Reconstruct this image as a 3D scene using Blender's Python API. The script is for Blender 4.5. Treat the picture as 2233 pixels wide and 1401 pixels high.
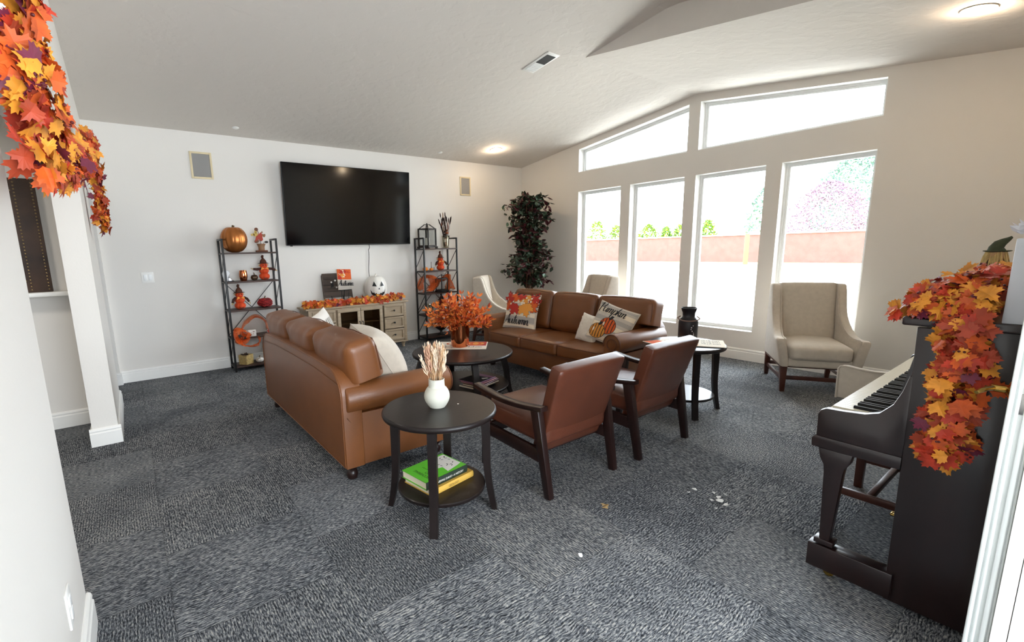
import bpy, bmesh, math, random
from math import sin, cos, pi, radians, sqrt, atan2, exp, floor
from mathutils import Vector, Matrix, Euler, noise
C = bpy.context.scene.collection
sc = bpy.context.scene
for o in list(bpy.data.objects): bpy.data.objects.remove(o)

# ---------------------------------------------------------------- camera
IW, IH = 2233, 1401
YAW, PIT, ROL, FPX, PCX, PCY = .62550, -.17830, -.0235, 1009.8, 1014.9, 725.6
CAMH = 1.38
fw = Vector((sin(YAW)*cos(PIT), cos(YAW)*cos(PIT), sin(PIT)))
r0 = Vector((cos(YAW), -sin(YAW), 0)); u0 = r0.cross(fw)
rt = cos(ROL)*r0 + sin(ROL)*u0; up = -sin(ROL)*r0 + cos(ROL)*u0
cam = bpy.data.cameras.new('camera'); camo = bpy.data.objects.new('camera', cam); C.objects.link(camo)
cam.sensor_fit = 'HORIZONTAL'; cam.sensor_width = 36
cam.lens = FPX*36/IW
cam.shift_x = (IW/2-PCX)/IW; cam.shift_y = (PCY-IH/2)/IW
cam.clip_start = .02; cam.clip_end = 300
m = Matrix.Identity(4)
for i in range(3):
    m[i][0] = rt[i]; m[i][1] = up[i]; m[i][2] = -fw[i]
m[2][3] = CAMH
camo.matrix_world = m
sc.camera = camo

# ---------------------------------------------------------------- world, exposure
sc.view_settings.view_transform = 'Standard'; sc.view_settings.look = 'None'
sc.view_settings.gamma = 1; sc.view_settings.use_curve_mapping = False
sc.view_settings.exposure = 1.34
w = bpy.data.worlds.new('sky'); sc.world = w; w.use_nodes = True
bg = w.node_tree.nodes['Background']
bg.inputs[0].default_value = (.84, .92, 1, 1); bg.inputs[1].default_value = 6.5

D = 6.276      # TV wall plane y
W = 5.828      # window wall plane x
YR, ZR = 3.192, 3.155   # ridge
SL = .13

def lin(c):
    return tuple(((x/255)/12.92 if x/255 <= .04045 else ((x/255+.055)/1.055)**2.4) for x in c)

def light(name, typ, loc, energy, col=(1,1,1), **k):
    l = bpy.data.lights.new(name, typ); l.energy = energy; l.color = col
    o = bpy.data.objects.new(name, l); C.objects.link(o); o.location = loc
    for a, b in k.items(): setattr(l, a, b)
    return o
# portals: let the sky sampler look through the real openings
def portal(name, loc, rot, sx, sy):
    o = light(name, 'AREA', loc, 0, shape='RECTANGLE', size=sx, size_y=sy)
    o.rotation_euler = rot; o.data.cycles.is_portal = True
portal('sky_portal_lower', (W+.17, 3.2, 1.29), (0, radians(90), 0), 1.95, 3.66)
portal('sky_portal_upper', (W+.17, 3.2, 2.79), (0, radians(90), 0), .62, 3.66)
portal('sky_portal_rear', (1.3, -2.66, 1.35), (radians(90), 0, 0), 3.4, 2.1)
light('hall_fill_light', 'AREA', (-1.3, 3.4, 2.43), 7, (1, .95, .86), shape='DISK', size=.5)  # unseen fill light added to brighten the hall behind the left opening

# ---------------------------------------------------------------- materials
MATS = {}
def nt(name):
    m = bpy.data.materials.new(name); m.use_nodes = True
    t = m.node_tree; b = t.nodes['Principled BSDF']
    return m, t, b
def nd(t, typ, **k):
    n = t.nodes.new(typ)
    for a, v in k.items():
        if a in n.inputs.keys() if hasattr(n.inputs, 'keys') else False: n.inputs[a].default_value = v
        else: setattr(n, a, v)
    return n
def ln(t, a, ai, b, bi): t.links.new(a.outputs[ai], b.inputs[bi])
def mat(name, rgb, rough=.5, metal=0, bump=0, bscale=200, var=0, vscale=8, spec=.5, sheen=0, coat=0, stretch=None, emit=None, trans=0, coord='Object'):
    """plain procedural material: base colour with noise variation and a noise bump. rgb in sRGB 0-255"""
    if name in MATS: return MATS[name]
    m, t, b = nt(name)
    c = lin(rgb)
    b.inputs['Base Color'].default_value = (*c, 1); b.inputs['Roughness'].default_value = rough
    b.inputs['Metallic'].default_value = metal; b.inputs['Specular IOR Level'].default_value = spec
    if sheen: b.inputs['Sheen Weight'].default_value = sheen
    if coat: b.inputs['Coat Weight'].default_value = coat; b.inputs['Coat Roughness'].default_value = .15
    if trans: b.inputs['Transmission Weight'].default_value = trans
    if emit:
        b.inputs['Emission Color'].default_value = (*lin(emit[0]), 1); b.inputs['Emission Strength'].default_value = emit[1]
    if bump or var:
        tc = nd(t, 'ShaderNodeTexCoord'); src = (tc, coord)
        if stretch:
            mp = nd(t, 'ShaderNodeMapping'); mp.inputs['Scale'].default_value = stretch
            ln(t, tc, coord, mp, 'Vector'); src = (mp, 'Vector')
        if var:
            n = nd(t, 'ShaderNodeTexNoise'); n.inputs['Scale'].default_value = vscale; n.inputs['Detail'].default_value = 5
            ln(t, src[0], src[1], n, 'Vector')
            r = nd(t, 'ShaderNodeValToRGB')
            r.color_ramp.elements[0].position = .3; r.color_ramp.elements[1].position = .7
            r.color_ramp.elements[0].color = (*[x*(1-var) for x in c], 1)
            r.color_ramp.elements[1].color = (*[min(1, x*(1+var)) for x in c], 1)
            ln(t, n, 'Fac', r, 'Fac'); ln(t, r, 'Color', b, 'Base Color')
        if bump:
            n2 = nd(t, 'ShaderNodeTexNoise'); n2.inputs['Scale'].default_value = bscale; n2.inputs['Detail'].default_value = 3
            ln(t, src[0], src[1], n2, 'Vector')
            bp = nd(t, 'ShaderNodeBump'); bp.inputs['Strength'].default_value = bump; bp.inputs['Distance'].default_value = .004
            ln(t, n2, 'Fac', bp, 'Height'); ln(t, bp, 'Normal', b, 'Normal')
    MATS[name] = m
    return m

M_wall = mat('wall paint', (231, 227, 221), .75, bump=.12, bscale=90)
M_trim = mat('white trim paint', (242, 241, 237), .4)
M_vinyl = mat('white vinyl', (244, 246, 245), .35)
def ceiling_mat():
    m, t, b = nt('knockdown ceiling'); b.inputs['Roughness'].default_value = .85
    b.inputs['Base Color'].default_value = (*lin((223, 216, 208)), 1)
    tc = nd(t, 'ShaderNodeTexCoord'); n = nd(t, 'ShaderNodeTexNoise'); n.inputs['Scale'].default_value = 9; n.inputs['Detail'].default_value = 6
    ln(t, tc, 'Object', n, 'Vector'); r = nd(t, 'ShaderNodeValToRGB'); r.color_ramp.elements[0].position = .46; r.color_ramp.elements[1].position = .56
    ln(t, n, 'Fac', r, 'Fac'); bp = nd(t, 'ShaderNodeBump'); bp.inputs['Strength'].default_value = .22; bp.inputs['Distance'].default_value = .006
    ln(t, r, 'Color', bp, 'Height'); ln(t, bp, 'Normal', b, 'Normal')
    return m
M_ceil = ceiling_mat()
def mth(t, op, a, b=None):
    n = nd(t, 'ShaderNodeMath', operation=op)
    for i, x in enumerate((a, b)):
        if x is None: continue
        if isinstance(x, (int, float)): n.inputs[i].default_value = x
        else: t.links.new(x, n.inputs[i])
    return n.outputs[0]
def carpet_mat():
    """24 inch carpet tiles in a half drop layout: ribbed ones and flecked wavy ones, quarter turned"""
    T = .61
    m, t, b = nt('carpet tiles'); b.inputs['Roughness'].default_value = .95; b.inputs['Specular IOR Level'].default_value = .15
    tc = nd(t, 'ShaderNodeTexCoord'); sp = nd(t, 'ShaderNodeSeparateXYZ'); ln(t, tc, 'Object', sp, 0)
    x, y = sp.outputs[0], sp.outputs[1]
    u = mth(t, 'DIVIDE', mth(t, 'SUBTRACT', x, -.01), T); col = mth(t, 'FLOOR', u)
    half = mth(t, 'MULTIPLY', mth(t, 'FLOORED_MODULO', col, 2.0), .5)
    v = mth(t, 'ADD', mth(t, 'DIVIDE', mth(t, 'SUBTRACT', y, 2.42), T), half); row = mth(t, 'FLOOR', v)
    fu = mth(t, 'FRACT', u); fv = mth(t, 'FRACT', v)
    cmb = nd(t, 'ShaderNodeCombineXYZ'); t.links.new(col, cmb.inputs[0]); t.links.new(row, cmb.inputs[1])
    wn = nd(t, 'ShaderNodeTexWhiteNoise'); wn.noise_dimensions = '3D'; ln(t, cmb, 0, wn, 'Vector')
    rnd = wn.outputs['Value']
    turn = mth(t, 'FLOORED_MODULO', mth(t, 'ADD', row, col), 2.0)      # quarter turn
    # along / across the yarn direction
    mixn = lambda f, a, bb: mth(t, 'ADD', mth(t, 'MULTIPLY', a, mth(t, 'SUBTRACT', 1.0, f)), mth(t, 'MULTIPLY', bb, f))
    al = mixn(turn, y, x); ac = mixn(turn, x, y)
    # wavy wobble
    nz = nd(t, 'ShaderNodeTexNoise'); nz.inputs['Scale'].default_value = 7; nz.inputs['Detail'].default_value = 2; ln(t, tc, 'Object', nz, 'Vector')
    wob = mth(t, 'MULTIPLY', mth(t, 'SUBTRACT', nz.outputs['Fac'], .5), mth(t, 'ADD', mth(t, 'MULTIPLY', turn, .035), .012))
    ac2 = mth(t, 'ADD', ac, wob)
    c2 = nd(t, 'ShaderNodeCombineXYZ')
    t.links.new(mth(t, 'MULTIPLY', al, 58.0), c2.inputs[0]); t.links.new(mth(t, 'MULTIPLY', ac2, 245.0), c2.inputs[1]); t.links.new(mth(t, 'MULTIPLY', rnd, 37.0), c2.inputs[2])
    fl = nd(t, 'ShaderNodeTexNoise'); fl.inputs['Scale'].default_value = 1; fl.inputs['Detail'].default_value = 3.5; fl.inputs['Roughness'].default_value = .6; ln(t, c2, 0, fl, 'Vector')
    rib = mth(t, 'SINE', mth(t, 'MULTIPLY', ac2, 2*pi*88))
    big = nd(t, 'ShaderNodeTexNoise'); big.inputs['Scale'].default_value = 2.6; big.inputs['Detail'].default_value = 3; ln(t, tc, 'Object', big, 'Vector')
    val = mth(t, 'ADD', mth(t, 'MULTIPLY', mth(t, 'SUBTRACT', fl.outputs['Fac'], .5), 2.2), .47)
    val = mth(t, 'ADD', val, mth(t, 'MULTIPLY', rib, .10))
    val = mth(t, 'ADD', val, mth(t, 'MULTIPLY', mth(t, 'SUBTRACT', rnd, .5), .10))
    val = mth(t, 'ADD', val, mth(t, 'MULTIPLY', mth(t, 'SUBTRACT', big.outputs['Fac'], .5), .30))
    r = nd(t, 'ShaderNodeValToRGB'); e = r.color_ramp.elements
    e[0].position = .10; e[0].color = (*lin((36, 38, 42)), 1)
    e[1].position = .95; e[1].color = (*lin((206, 203, 196)), 1)
    n = e.new(.38); n.color = (*lin((84, 88, 94)), 1)
    n = e.new(.62); n.color = (*lin((142, 145, 148)), 1)
    t.links.new(val, r.inputs['Fac'])
    # seams
    d = mth(t, 'MINIMUM', mth(t, 'MINIMUM', fu, mth(t, 'SUBTRACT', 1.0, fu)), mth(t, 'MINIMUM', fv, mth(t, 'SUBTRACT', 1.0, fv)))
    seam = mth(t, 'LESS_THAN', d, .006)
    mx = nd(t, 'ShaderNodeMixRGB'); mx.blend_type = 'MULTIPLY'; mx.inputs['Color2'].default_value = (.78, .78, .78, 1)
    t.links.new(seam, mx.inputs['Fac']); ln(t, r, 'Color', mx, 'Color1'); ln(t, mx, 'Color', b, 'Base Color')
    bp = nd(t, 'ShaderNodeBump'); bp.inputs['Strength'].default_value = .9; bp.inputs['Distance'].default_value = .006
    t.links.new(val, bp.inputs['Height']); ln(t, bp, 'Normal', b, 'Normal')
    return m
M_carpet = carpet_mat()
M_leather = mat('tan leather', (118, 70, 34), .40, bump=.25, bscale=260, var=.10, vscale=5, coat=.1)
M_piping = mat('dark leather welt', (98, 54, 29), .5)
M_leather2 = mat('reddish brown leather', (88, 47, 32), .30, bump=.25, bscale=300, var=.12, vscale=9)
M_linen = mat('cream linen', (204, 193, 178), .9, bump=.3, bscale=500, var=.05, vscale=30, sheen=.2, spec=.2)
M_walnut = mat('walnut stained wood', (74, 38, 26), .35, bump=.1, bscale=60, var=.25, vscale=14, stretch=(1, 1, .15))
M_espresso = mat('espresso wood', (24, 16, 15), .40, spec=.32, bump=.08, bscale=60, var=.22, vscale=18, coat=.08)
M_darkleg = mat('dark mahogany wood', (34, 17, 14), .33, var=.25, vscale=16, stretch=(1, 1, .2))
M_black = mat('black plastic', (14, 14, 14), .5)
M_blackmetal = mat('black powder coated metal', (20, 19, 19), .45)

# ---------------------------------------------------------------- mesh builder
class MB:
    def __init__(s): s.v = []; s.f = []; s.mi = []; s.M = Matrix.Identity(4)
    def add(s, vs, fs, mi=0, M=None):
        o = len(s.v); T = s.M @ M if M is not None else s.M
        s.v += [T @ Vector(p) for p in vs]
        s.f += [tuple(i+o for i in f) for f in fs]
        s.mi += [mi]*len(fs) if isinstance(mi, int) else list(mi)
        return s
    def bm(s, b, mi=0, M=None):
        b.verts.index_update()
        s.add([v.co.copy() for v in b.verts], [[v.index for v in f.verts] for f in b.faces], mi, M); b.free(); return s
    def box(s, c, d, bev=0, seg=2, mi=0, M=None, rz=0, rx=0, ry=0):
        b = bmesh.new(); bmesh.ops.create_cube(b, size=1)
        for v in b.verts: v.co = Vector((v.co.x*d[0], v.co.y*d[1], v.co.z*d[2]))
        if bev: bmesh.ops.bevel(b, geom=b.edges[:], offset=min(bev, min(d)*.49), segments=seg, affect='EDGES', profile=.5)
        T = Matrix.Translation(c) @ Euler((rx, ry, rz)).to_matrix().to_4x4()
        return s.bm(b, mi, (M @ T) if M is not None else T)
    def bar(s, p0, p1, w, h, bev=0, mi=0, upv=(0, 0, 1), w1=None, h1=None):
        """rectangular beam p0->p1, w across, h along 'up'; may taper to w1,h1"""
        p0, p1 = Vector(p0), Vector(p1); d = (p1-p0); L = d.length; z = d/L
        u = Vector(upv)
        if abs(z.dot(u)) > .98: u = Vector((0, 1, 0))
        x = u.cross(z).normalized(); y = z.cross(x)
        w1 = w if w1 is None else w1; h1 = h if h1 is None else h1
        b = bmesh.new(); bmesh.ops.create_cube(b, size=1)
        for v in b.verts:
            k = v.co.z+.5; v.co = Vector((v.co.x*(w+(w1-w)*k), v.co.y*(h+(h1-h)*k), k*L))
        if bev: bmesh.ops.bevel(b, geom=b.edges[:], offset=bev, segments=2, affect='EDGES', profile=.5)
        T = Matrix(((x.x, y.x, z.x, p0.x), (x.y, y.y, z.y, p0.y), (x.z, y.z, z.z, p0.z), (0, 0, 0, 1)))
        return s.bm(b, mi, T)
    def lathe(s, prof, c=(0, 0, 0), n=24, mi=0, M=None, lob=None):
        vs = []; fs = []; k = len(prof)
        for i in range(n):
            a = 2*pi*i/n
            for (r, z) in prof:
                q = r*(lob(a, z) if lob else 1)
                vs.append((c[0]+q*cos(a), c[1]+q*sin(a), c[2]+z))
        for i in range(n):
            j = (i+1) % n
            for e in range(k-1): fs.append((i*k+e, j*k+e, j*k+e+1, i*k+e+1))
        for e, fl in ((0, 1), (k-1, 0)):
            if prof[e][0] > 1e-5:
                ring = [i*k+e for i in range(n)]
                fs.append(tuple(reversed(ring)) if fl else tuple(ring))
        return s.add(vs, fs, mi, M)
    def tube(s, path, r, n=8, mi=0, cap=True, closed=False, flat=1):
        P = [Vector(p) for p in path]; k = len(P)
        R = r if isinstance(r, (list, tuple)) else [r]*k
        vs = []; fs = []; px = None
        for i in range(k):
            a = P[(i-1) % k] if (closed or i) else P[i]; b = P[(i+1) % k] if (closed or i < k-1) else P[i]
            z = (b-a); z = z.normalized() if z.length > 1e-9 else Vector((0, 0, 1))
            if px is None:
                u = Vector((0, 0, 1)) if abs(z.z) < .9 else Vector((1, 0, 0)); x = u.cross(z).normalized()
            else:
                x = (px - z*px.dot(z)); x = x.normalized() if x.length > 1e-6 else px
            px = x; y = z.cross(x)
            for j in range(n):
                t = 2*pi*j/n; vs.append(P[i]+x*cos(t)*R[i]+y*sin(t)*R[i]*flat)
        for i in range(k if closed else k-1):
            i2 = (i+1) % k
            for j in range(n):
                j2 = (j+1) % n; fs.append((i*n+j, i*n+j2, i2*n+j2, i2*n+j))
        if cap and not closed:
            fs.append(tuple(reversed(range(n)))); fs.append(tuple(range((k-1)*n, k*n)))
        return s.add(vs, fs, mi)
    def cyl(s, p0, p1, r0, r1=None, n=12, mi=0):
        return s.tube([p0, p1], [r0, r0 if r1 is None else r1], n, mi)
    def prism(s, poly, a0, a1, axis='x', mi=0, M=None, bev=0, seg=2):
        """2D polygon extruded along an axis; poly coords are the other two axes in order (x,y,z minus axis)"""
        n = len(poly)
        def mk(p, a): return (a, p[0], p[1]) if axis == 'x' else ((p[0], a, p[1]) if axis == 'y' else (p[0], p[1], a))
        if bev:
            b = bmesh.new(); A = [b.verts.new(mk(p, a0)) for p in poly]; B = [b.verts.new(mk(p, a1)) for p in poly]
            fa = b.faces.new(A); fb = b.faces.new(list(reversed(B)))
            for i in range(n): b.faces.new((A[(i+1) % n], A[i], B[i], B[(i+1) % n]))
            bmesh.ops.recalc_face_normals(b, faces=b.faces)
            ed = [e for e in b.edges if (e.link_faces[0] in (fa, fb)) != (e.link_faces[1] in (fa, fb))]
            bmesh.ops.bevel(b, geom=ed, offset=bev, segments=seg, affect='EDGES', profile=.5)
            return s.bm(b, mi, M)
        vs = [mk(p, a0) for p in poly]+[mk(p, a1) for p in poly]
        fs = [tuple(range(n)), tuple(reversed(range(n, 2*n)))]
        for i in range(n): fs.append((i, i+n, (i+1) % n+n, (i+1) % n))
        return s.add(vs, fs, mi, M)
    def grid(s, fn, nu, nv, mi=0, M=None, cu=False, cv=False):
        vs = []; fs = []
        for i in range(nu+1):
            for j in range(nv+1): vs.append(fn(i/nu, j/nv))
        for i in range(nu):
            for j in range(nv):
                a = i*(nv+1)+j; fs.append((a, a+nv+1, a+nv+2, a+1))
        return s.add(vs, fs, mi, M)
    def soft(s, c, d, r=.03, bulge=(0, 0, 0), n=10, mi=0, M=None, fn=None):
        """rounded, puffed box"""
        b = bmesh.new(); bmesh.ops.create_cube(b, size=2); bmesh.ops.subdivide_edges(b, edges=b.edges[:], cuts=n, use_grid_fill=True)
        h = [x/2 for x in d]
        for v in b.verts:
            p = v.co.copy()
            # push samples toward the edges so the rounding is well sampled
            q = [math.copysign(abs(x)**.72, x) for x in p]
            k = [q[i]*h[i] for i in range(3)]
            core = [max(-(h[i]-r), min(h[i]-r, k[i])) for i in range(3)]
            dv = Vector([k[i]-core[i] for i in range(3)])
            # direction of cube surface point outward
            o = Vector([k[i]-core[i] for i in range(3)])
            if o.length > 1e-9: o = o.normalized()*r
            P = Vector(core)+o
            for i in range(3):
                if bulge[i]:
                    j, l = (i+1) % 3, (i+2) % 3
                    P[i] += math.copysign(1, q[i])*bulge[i]*(1-q[j]**2)*(1-q[l]**2)*(abs(q[i])**2)
            if fn: P = fn(P)
            v.co = P
        T = Matrix.Translation(c)
        return s.bm(b, mi, (M @ T) if M is not None else T)
    def build(s, name, mats, parent=None, smooth=40, loc=None):
        me = bpy.data.meshes.new(name); me.from_pydata([tuple(v) for v in s.v], [], s.f)
        ms = mats if isinstance(mats, (list, tuple)) else [mats]
        for mm in ms: me.materials.append(mm)
        if len(ms) > 1: me.polygons.foreach_set('material_index', s.mi)
        b = bmesh.new(); b.from_mesh(me); bmesh.ops.recalc_face_normals(b, faces=b.faces) if smooth != 'raw' else None
        if smooth and smooth != 'raw':
            lim = radians(smooth)
            for f in b.faces: f.smooth = True
            for e in b.edges:
                if len(e.link_faces) == 2 and e.calc_face_angle(0) > lim: e.smooth = False
        b.to_mesh(me); b.free(); me.update()
        o = bpy.data.objects.new(name, me); C.objects.link(o)
        if parent: o.parent = parent
        if loc: o.location = loc
        return o
def thing(name, label, cat, loc=(0, 0, 0), rz=0, group=None):
    o = bpy.data.objects.new(name, None); C.objects.link(o); o.empty_display_size = .05
    o.location = loc; o.rotation_euler = (0, 0, rz); o['label'] = label; o['category'] = cat
    if group: o['group'] = group
    return o
def tag(o, label, cat, group=None):
    o['label'] = label; o['category'] = cat
    if group: o['group'] = group
    return o
def struct(o): o['kind'] = 'structure'; return o
def dup(root, loc, rz, label):
    r = root.copy(); C.objects.link(r); r.location = loc; r.rotation_euler = (0, 0, rz); r['label'] = label
    for ch in list(root.children):
        c = ch.copy(); C.objects.link(c); c.parent = r
        for g in list(ch.children):
            d = g.copy(); C.objects.link(d); d.parent = c
    return r

# ================================================================ ROOM SHELL
def ceil_z(y): return ZR-SL*abs(y-YR)
mb = MB(); mb.add([(-4, -3, 0), (W+.3, -3, 0), (W+.3, D+.3, 0), (-4, D+.3, 0), (-4, -3, -.2), (W+.3, -3, -.2), (W+.3, D+.3, -.2), (-4, D+.3, -.2)],
       [(0, 1, 2, 3), (7, 6, 5, 4), (0, 4, 5, 1), (1, 5, 6, 2), (2, 6, 7, 3), (3, 7, 4, 0)])
struct(mb.build('floor', M_carpet, smooth=0))
# TV wall
mb = MB(); mb.prism([(-2.6, 0), (W+.2, 0), (W+.2, 2.80), (-2.6, 2.80)], D, D+.15, 'y'); struct(mb.build('wall_back', M_wall, smooth=0))
# window wall, pieced around the openings
LW = [(4.214, 4.990), (3.278, 4.067), (2.350, 3.140), (1.408, 2.198)]; LZ = (.342, 2.216)
UW = [(3.269, 4.992), (1.397, 3.131)]; UZ = 2.503
def utop(y): return 3.062-.1285*(abs(y-3.2)-.07)
T0, T1 = W, W+.17
mb = MB()
Y0, Y1 = -2.7, D+.15
mb.prism([(Y0, 0), (Y1, 0), (Y1, LZ[0]), (Y0, LZ[0])], T0, T1)
ys = [Y1]+[v for a in LW for v in (a[1], a[0])]+[Y0]
for i in range(0, len(ys), 2): mb.prism([(ys[i+1], LZ[0]), (ys[i], LZ[0]), (ys[i], LZ[1]), (ys[i+1], LZ[1])], T0, T1)
mb.prism([(Y0, LZ[1]), (Y1, LZ[1]), (Y1, UZ), (Y0, UZ)], T0, T1)
for a, b in ((Y0, UW[1][0]), (UW[1][1], UW[0][0]), (UW[0][1], Y1)):
    pts = [a]+([YR] if a < YR < b else [])+[b]
    mb.prism([(a, UZ), (b, UZ)]+[(y, ceil_z(y)+.06) for y in reversed(pts)], T0, T1) if a > 0 else mb.prism([(a, UZ-.001), (b, UZ), (b, ceil_z(b)+.06), (a, 2.6)], T0, T1)
for a, b in UW: mb.prism([(a, utop(a)), (b, utop(b)), (b, ceil_z(b)+.06), (a, ceil_z(a)+.06)], T0, T1)
struct(mb.build('wall_right', M_wall, smooth=0))
# windows: vinyl frame with two steps, a pane and an added reveal lining, whitened to look brightly lit
def glass_mat():
    m, t, b = nt('window glass'); t.nodes.remove(b); out = t.nodes['Material Output']
    tr = nd(t, 'ShaderNodeBsdfTransparent'); tr.inputs[0].default_value = (.97, .98, .98, 1)
    gl = nd(t, 'ShaderNodeBsdfGlossy'); gl.inputs['Roughness'].default_value = .0
    fr = nd(t, 'ShaderNodeFresnel'); fr.inputs[0].default_value = 1.2; mx = nd(t, 'ShaderNodeMixShader')
    ln(t, fr, 0, mx, 0); ln(t, tr, 0, mx, 1); ln(t, gl, 0, mx, 2); ln(t, mx, 0, out, 0); return m
M_glass = glass_mat()
def frame_loop(mb, poly, x0, x1, t):
    """frame along a convex yz polygon, t wide inward"""
    n = len(poly); cy = sum(p[0] for p in poly)/n
    def inset(i):
        p = Vector(poly[i]); a = Vector(poly[i-1]); b = Vector(poly[(i+1) % n])
        e1 = (p-a).normalized(); e2 = (b-p).normalized()
        n1 = Vector((-e1.y, e1.x)); n2 = Vector((-e2.y, e2.x))
        k = (n1+n2); return p + k*(t/(1+n1.dot(n2)))
    q = [inset(i) for i in range(n)]
    for i in range(n):
        j = (i+1) % n; mb.prism([poly[i], poly[j], q[j], q[i]], x0, x1)
    return [tuple(v) for v in q]
wins = [[(a, LZ[0]), (b, LZ[0]), (b, LZ[1]), (a, LZ[1])] for a, b in LW]+[[(a, UZ), (b, UZ), (b, utop(b)), (a, utop(a))] for a, b in UW]
for i, poly in enumerate(wins):
    e = bpy.data.objects.new('window_%d' % (i+1), None); C.objects.link(e); e.location = (W+.1, (poly[0][0]+poly[1][0])/2, poly[0][1]); e['kind'] = 'structure'
    L = [(p[0]-e.location.y, p[1]-e.location.z) for p in poly]
    mb = MB(); q = frame_loop(mb, L, .010, .07, .022); q2 = frame_loop(mb, q, .025, .06, .022); mb.build('window_frame', M_vinyl, e, smooth=0)
    mb = MB(); frame_loop(mb, L, -.1, .010, .003); mb.build('reveal_glare_lining', M_trim, e, smooth=0)  # added white skin over the drywall reveals, imitates their overexposed glare
    mb = MB(); q3 = [(p[0], p[1]) for p in q2]
    mb.prism(q3, .035, .041); mb.build('window_glass', M_glass, e, smooth=0)
# ceilings: left slope, right slope beyond the gable, raised part before it with the grey gable face between
XG, YK, ZK = 3.81, 2.38, 3.155+.13*(3.192-2.38)
mb = MB()
def slab(mb, x0, x1, pts, th=.12):
    for (ya, za), (yb, zb) in zip(pts, pts[1:]):
        mb.prism([(ya, za), (yb, zb), (yb, zb+th), (ya, za+th)], x0, x1)
slab(mb, -4, XG, [(-2.8, ZK-.15*(YK+2.8)), (YK-.12, ZK-.004), (YK, ZK), (D+.15, ceil_z(D+.15))])
slab(mb, XG, W+.17, [(-2.8, ceil_z(-2.8)), (YR, ZR), (D+.15, ceil_z(D+.15))])
struct(mb.build('ceiling', M_ceil, smooth=0))
mb = MB(); mb.prism([(-2.8, ceil_z(-2.8)-.02), (YR, ZR-.001), (YR, ZR+.02), (YK, ZK+.02), (-2.8, ZK-.15*(YK+2.8)+.05)], XG-.012, XG+.05)
struct(mb.build('wall_gable', M_ceil, smooth=0))
# left side: near wall, pillar wall, stub, header, niche
XL = -.19
mb = MB(); mb.prism([(-.43, -2.7), (-.27, -2.7), (-.27, 2.095), (-.43, 2.095)], 0, 2.72, 'z'); struct(mb.build('wall_left', M_wall, smooth=0))
mb = MB()
mb.prism([(4.25, 0), (5.36, 0), (5.36, 1.98), (4.25, 1.98)], -.345, XL)
mb.prism([(6.20, 0), (D, 0), (D, 1.98), (6.20, 1.98)], -.345, XL)
mb.prism([(2.0, 1.98), (D, 1.98), (D, 2.60), (2.0, 2.60)], -.345, XL)
mb.prism([(-2.7, 2.60), (D, 2.60), (D, 3.5), (-2.7, 3.5)], -.345, XL)
struct(mb.build('wall_pillar', M_wall, smooth=0))
mb = MB(); mb.prism([(-2.6, 4.92), (-.345, 4.92), (-.345, 5.05), (-2.6, 5.05)], 0, 2.6, 'z'); struct(mb.build('wall_niche', M_wall, smooth=0))
mb = MB(); mb.prism([(-2.6, -2.7), (-2.45, -2.7), (-2.45, D), (-2.6, D)], 0, 2.7, 'z'); struct(mb.build('wall_hall', M_wall, smooth=0))
mb = MB(); mb.prism([(-2.6, 2.0), (-.345, 2.0), (-.345, D), (-2.6, D)], 2.45, 2.55, 'z'); struct(mb.build('ceiling_hall', M_ceil, smooth=0))
# wall behind the piano and the rear of the house with its own window
mb = MB(); mb.prism([(1.96, -.14), (W, -.14), (W, .03), (1.96, .03)], 0, 2.9, 'z'); struct(mb.build('wall_front', M_wall, smooth=0))
mb = MB()
for a in ([(-2.6, 0), (W+.17, 0), (W+.17, .3), (-2.6, .3)], [(-2.6, 2.4), (W+.17, 2.4), (W+.17, 3.2), (-2.6, 3.2)],
          [(-2.6, .3), (-.4, .3), (-.4, 2.4), (-2.6, 2.4)], [(3.0, .3), (W+.17, .3), (W+.17, 2.4), (3.0, 2.4)]): mb.prism(a, -2.75, -2.6, 'y')
struct(mb.build('wall_rear', M_wall, smooth=0))
# baseboards: tall board, cove, cap
BB = [(0, 0), (.018, 0), (.018, .098), (.012, .105), (.012, .112), (.016, .117), (.013, .128), (.005, .136), (0, .136)]
def baseboard(name, p0, p1, nrm):
    """p0->p1 along the wall foot, nrm = into the room"""
    mb = MB(); p0, p1, nrm = Vector(p0), Vector(p1), Vector(nrm)
    vs = []; k = len(BB)
    for p in (p0, p1): vs += [(p.x+nrm.x*d, p.y+nrm.y*d, z) for d, z in BB]
    fs = [tuple(range(k)), tuple(reversed(range(k, 2*k)))]+[(i, i+k, (i+1) % k+k, (i+1) % k) for i in range(k)]
    mb.add(vs, fs); return struct(mb.build(name, M_trim, smooth=0))
baseboard('baseboard_back', (XL, D, 0), (W, D, 0), (0, -1, 0))
baseboard('baseboard_right', (W, .03, 0), (W, D, 0), (-1, 0, 0))
baseboard('baseboard_left', (-.27, -2.6, 0), (-.27, 2.11, 0), (1, 0, 0))
baseboard('baseboard_left_end', (-.43, 2.095, 0), (-.27, 2.095, 0), (0, 1, 0))
baseboard('baseboard_pillar', (-.363, 4.25, 0), (XL+.018, 4.25, 0), (0, -1, 0))
baseboard('baseboard_pillar_side', (XL, 4.25, 0), (XL, 5.378, 0), (1, 0, 0))
baseboard('baseboard_pillar_inner', (-.345, 4.25, 0), (-.345, 4.92, 0), (-1, 0, 0))
baseboard('baseboard_stub', (-.345, 6.20, 0), (XL+.018, 6.20, 0), (0, -1, 0))
baseboard('baseboard_stub_side', (XL, 6.20, 0), (XL, D, 0), (1, 0, 0))
baseboard('baseboard_niche', (-2.4, 4.92, 0), (-.345, 4.92, 0), (0, -1, 0))
baseboard('baseboard_front', (1.96, .03, 0), (W, .03, 0), (0, 1, 0))
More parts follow.
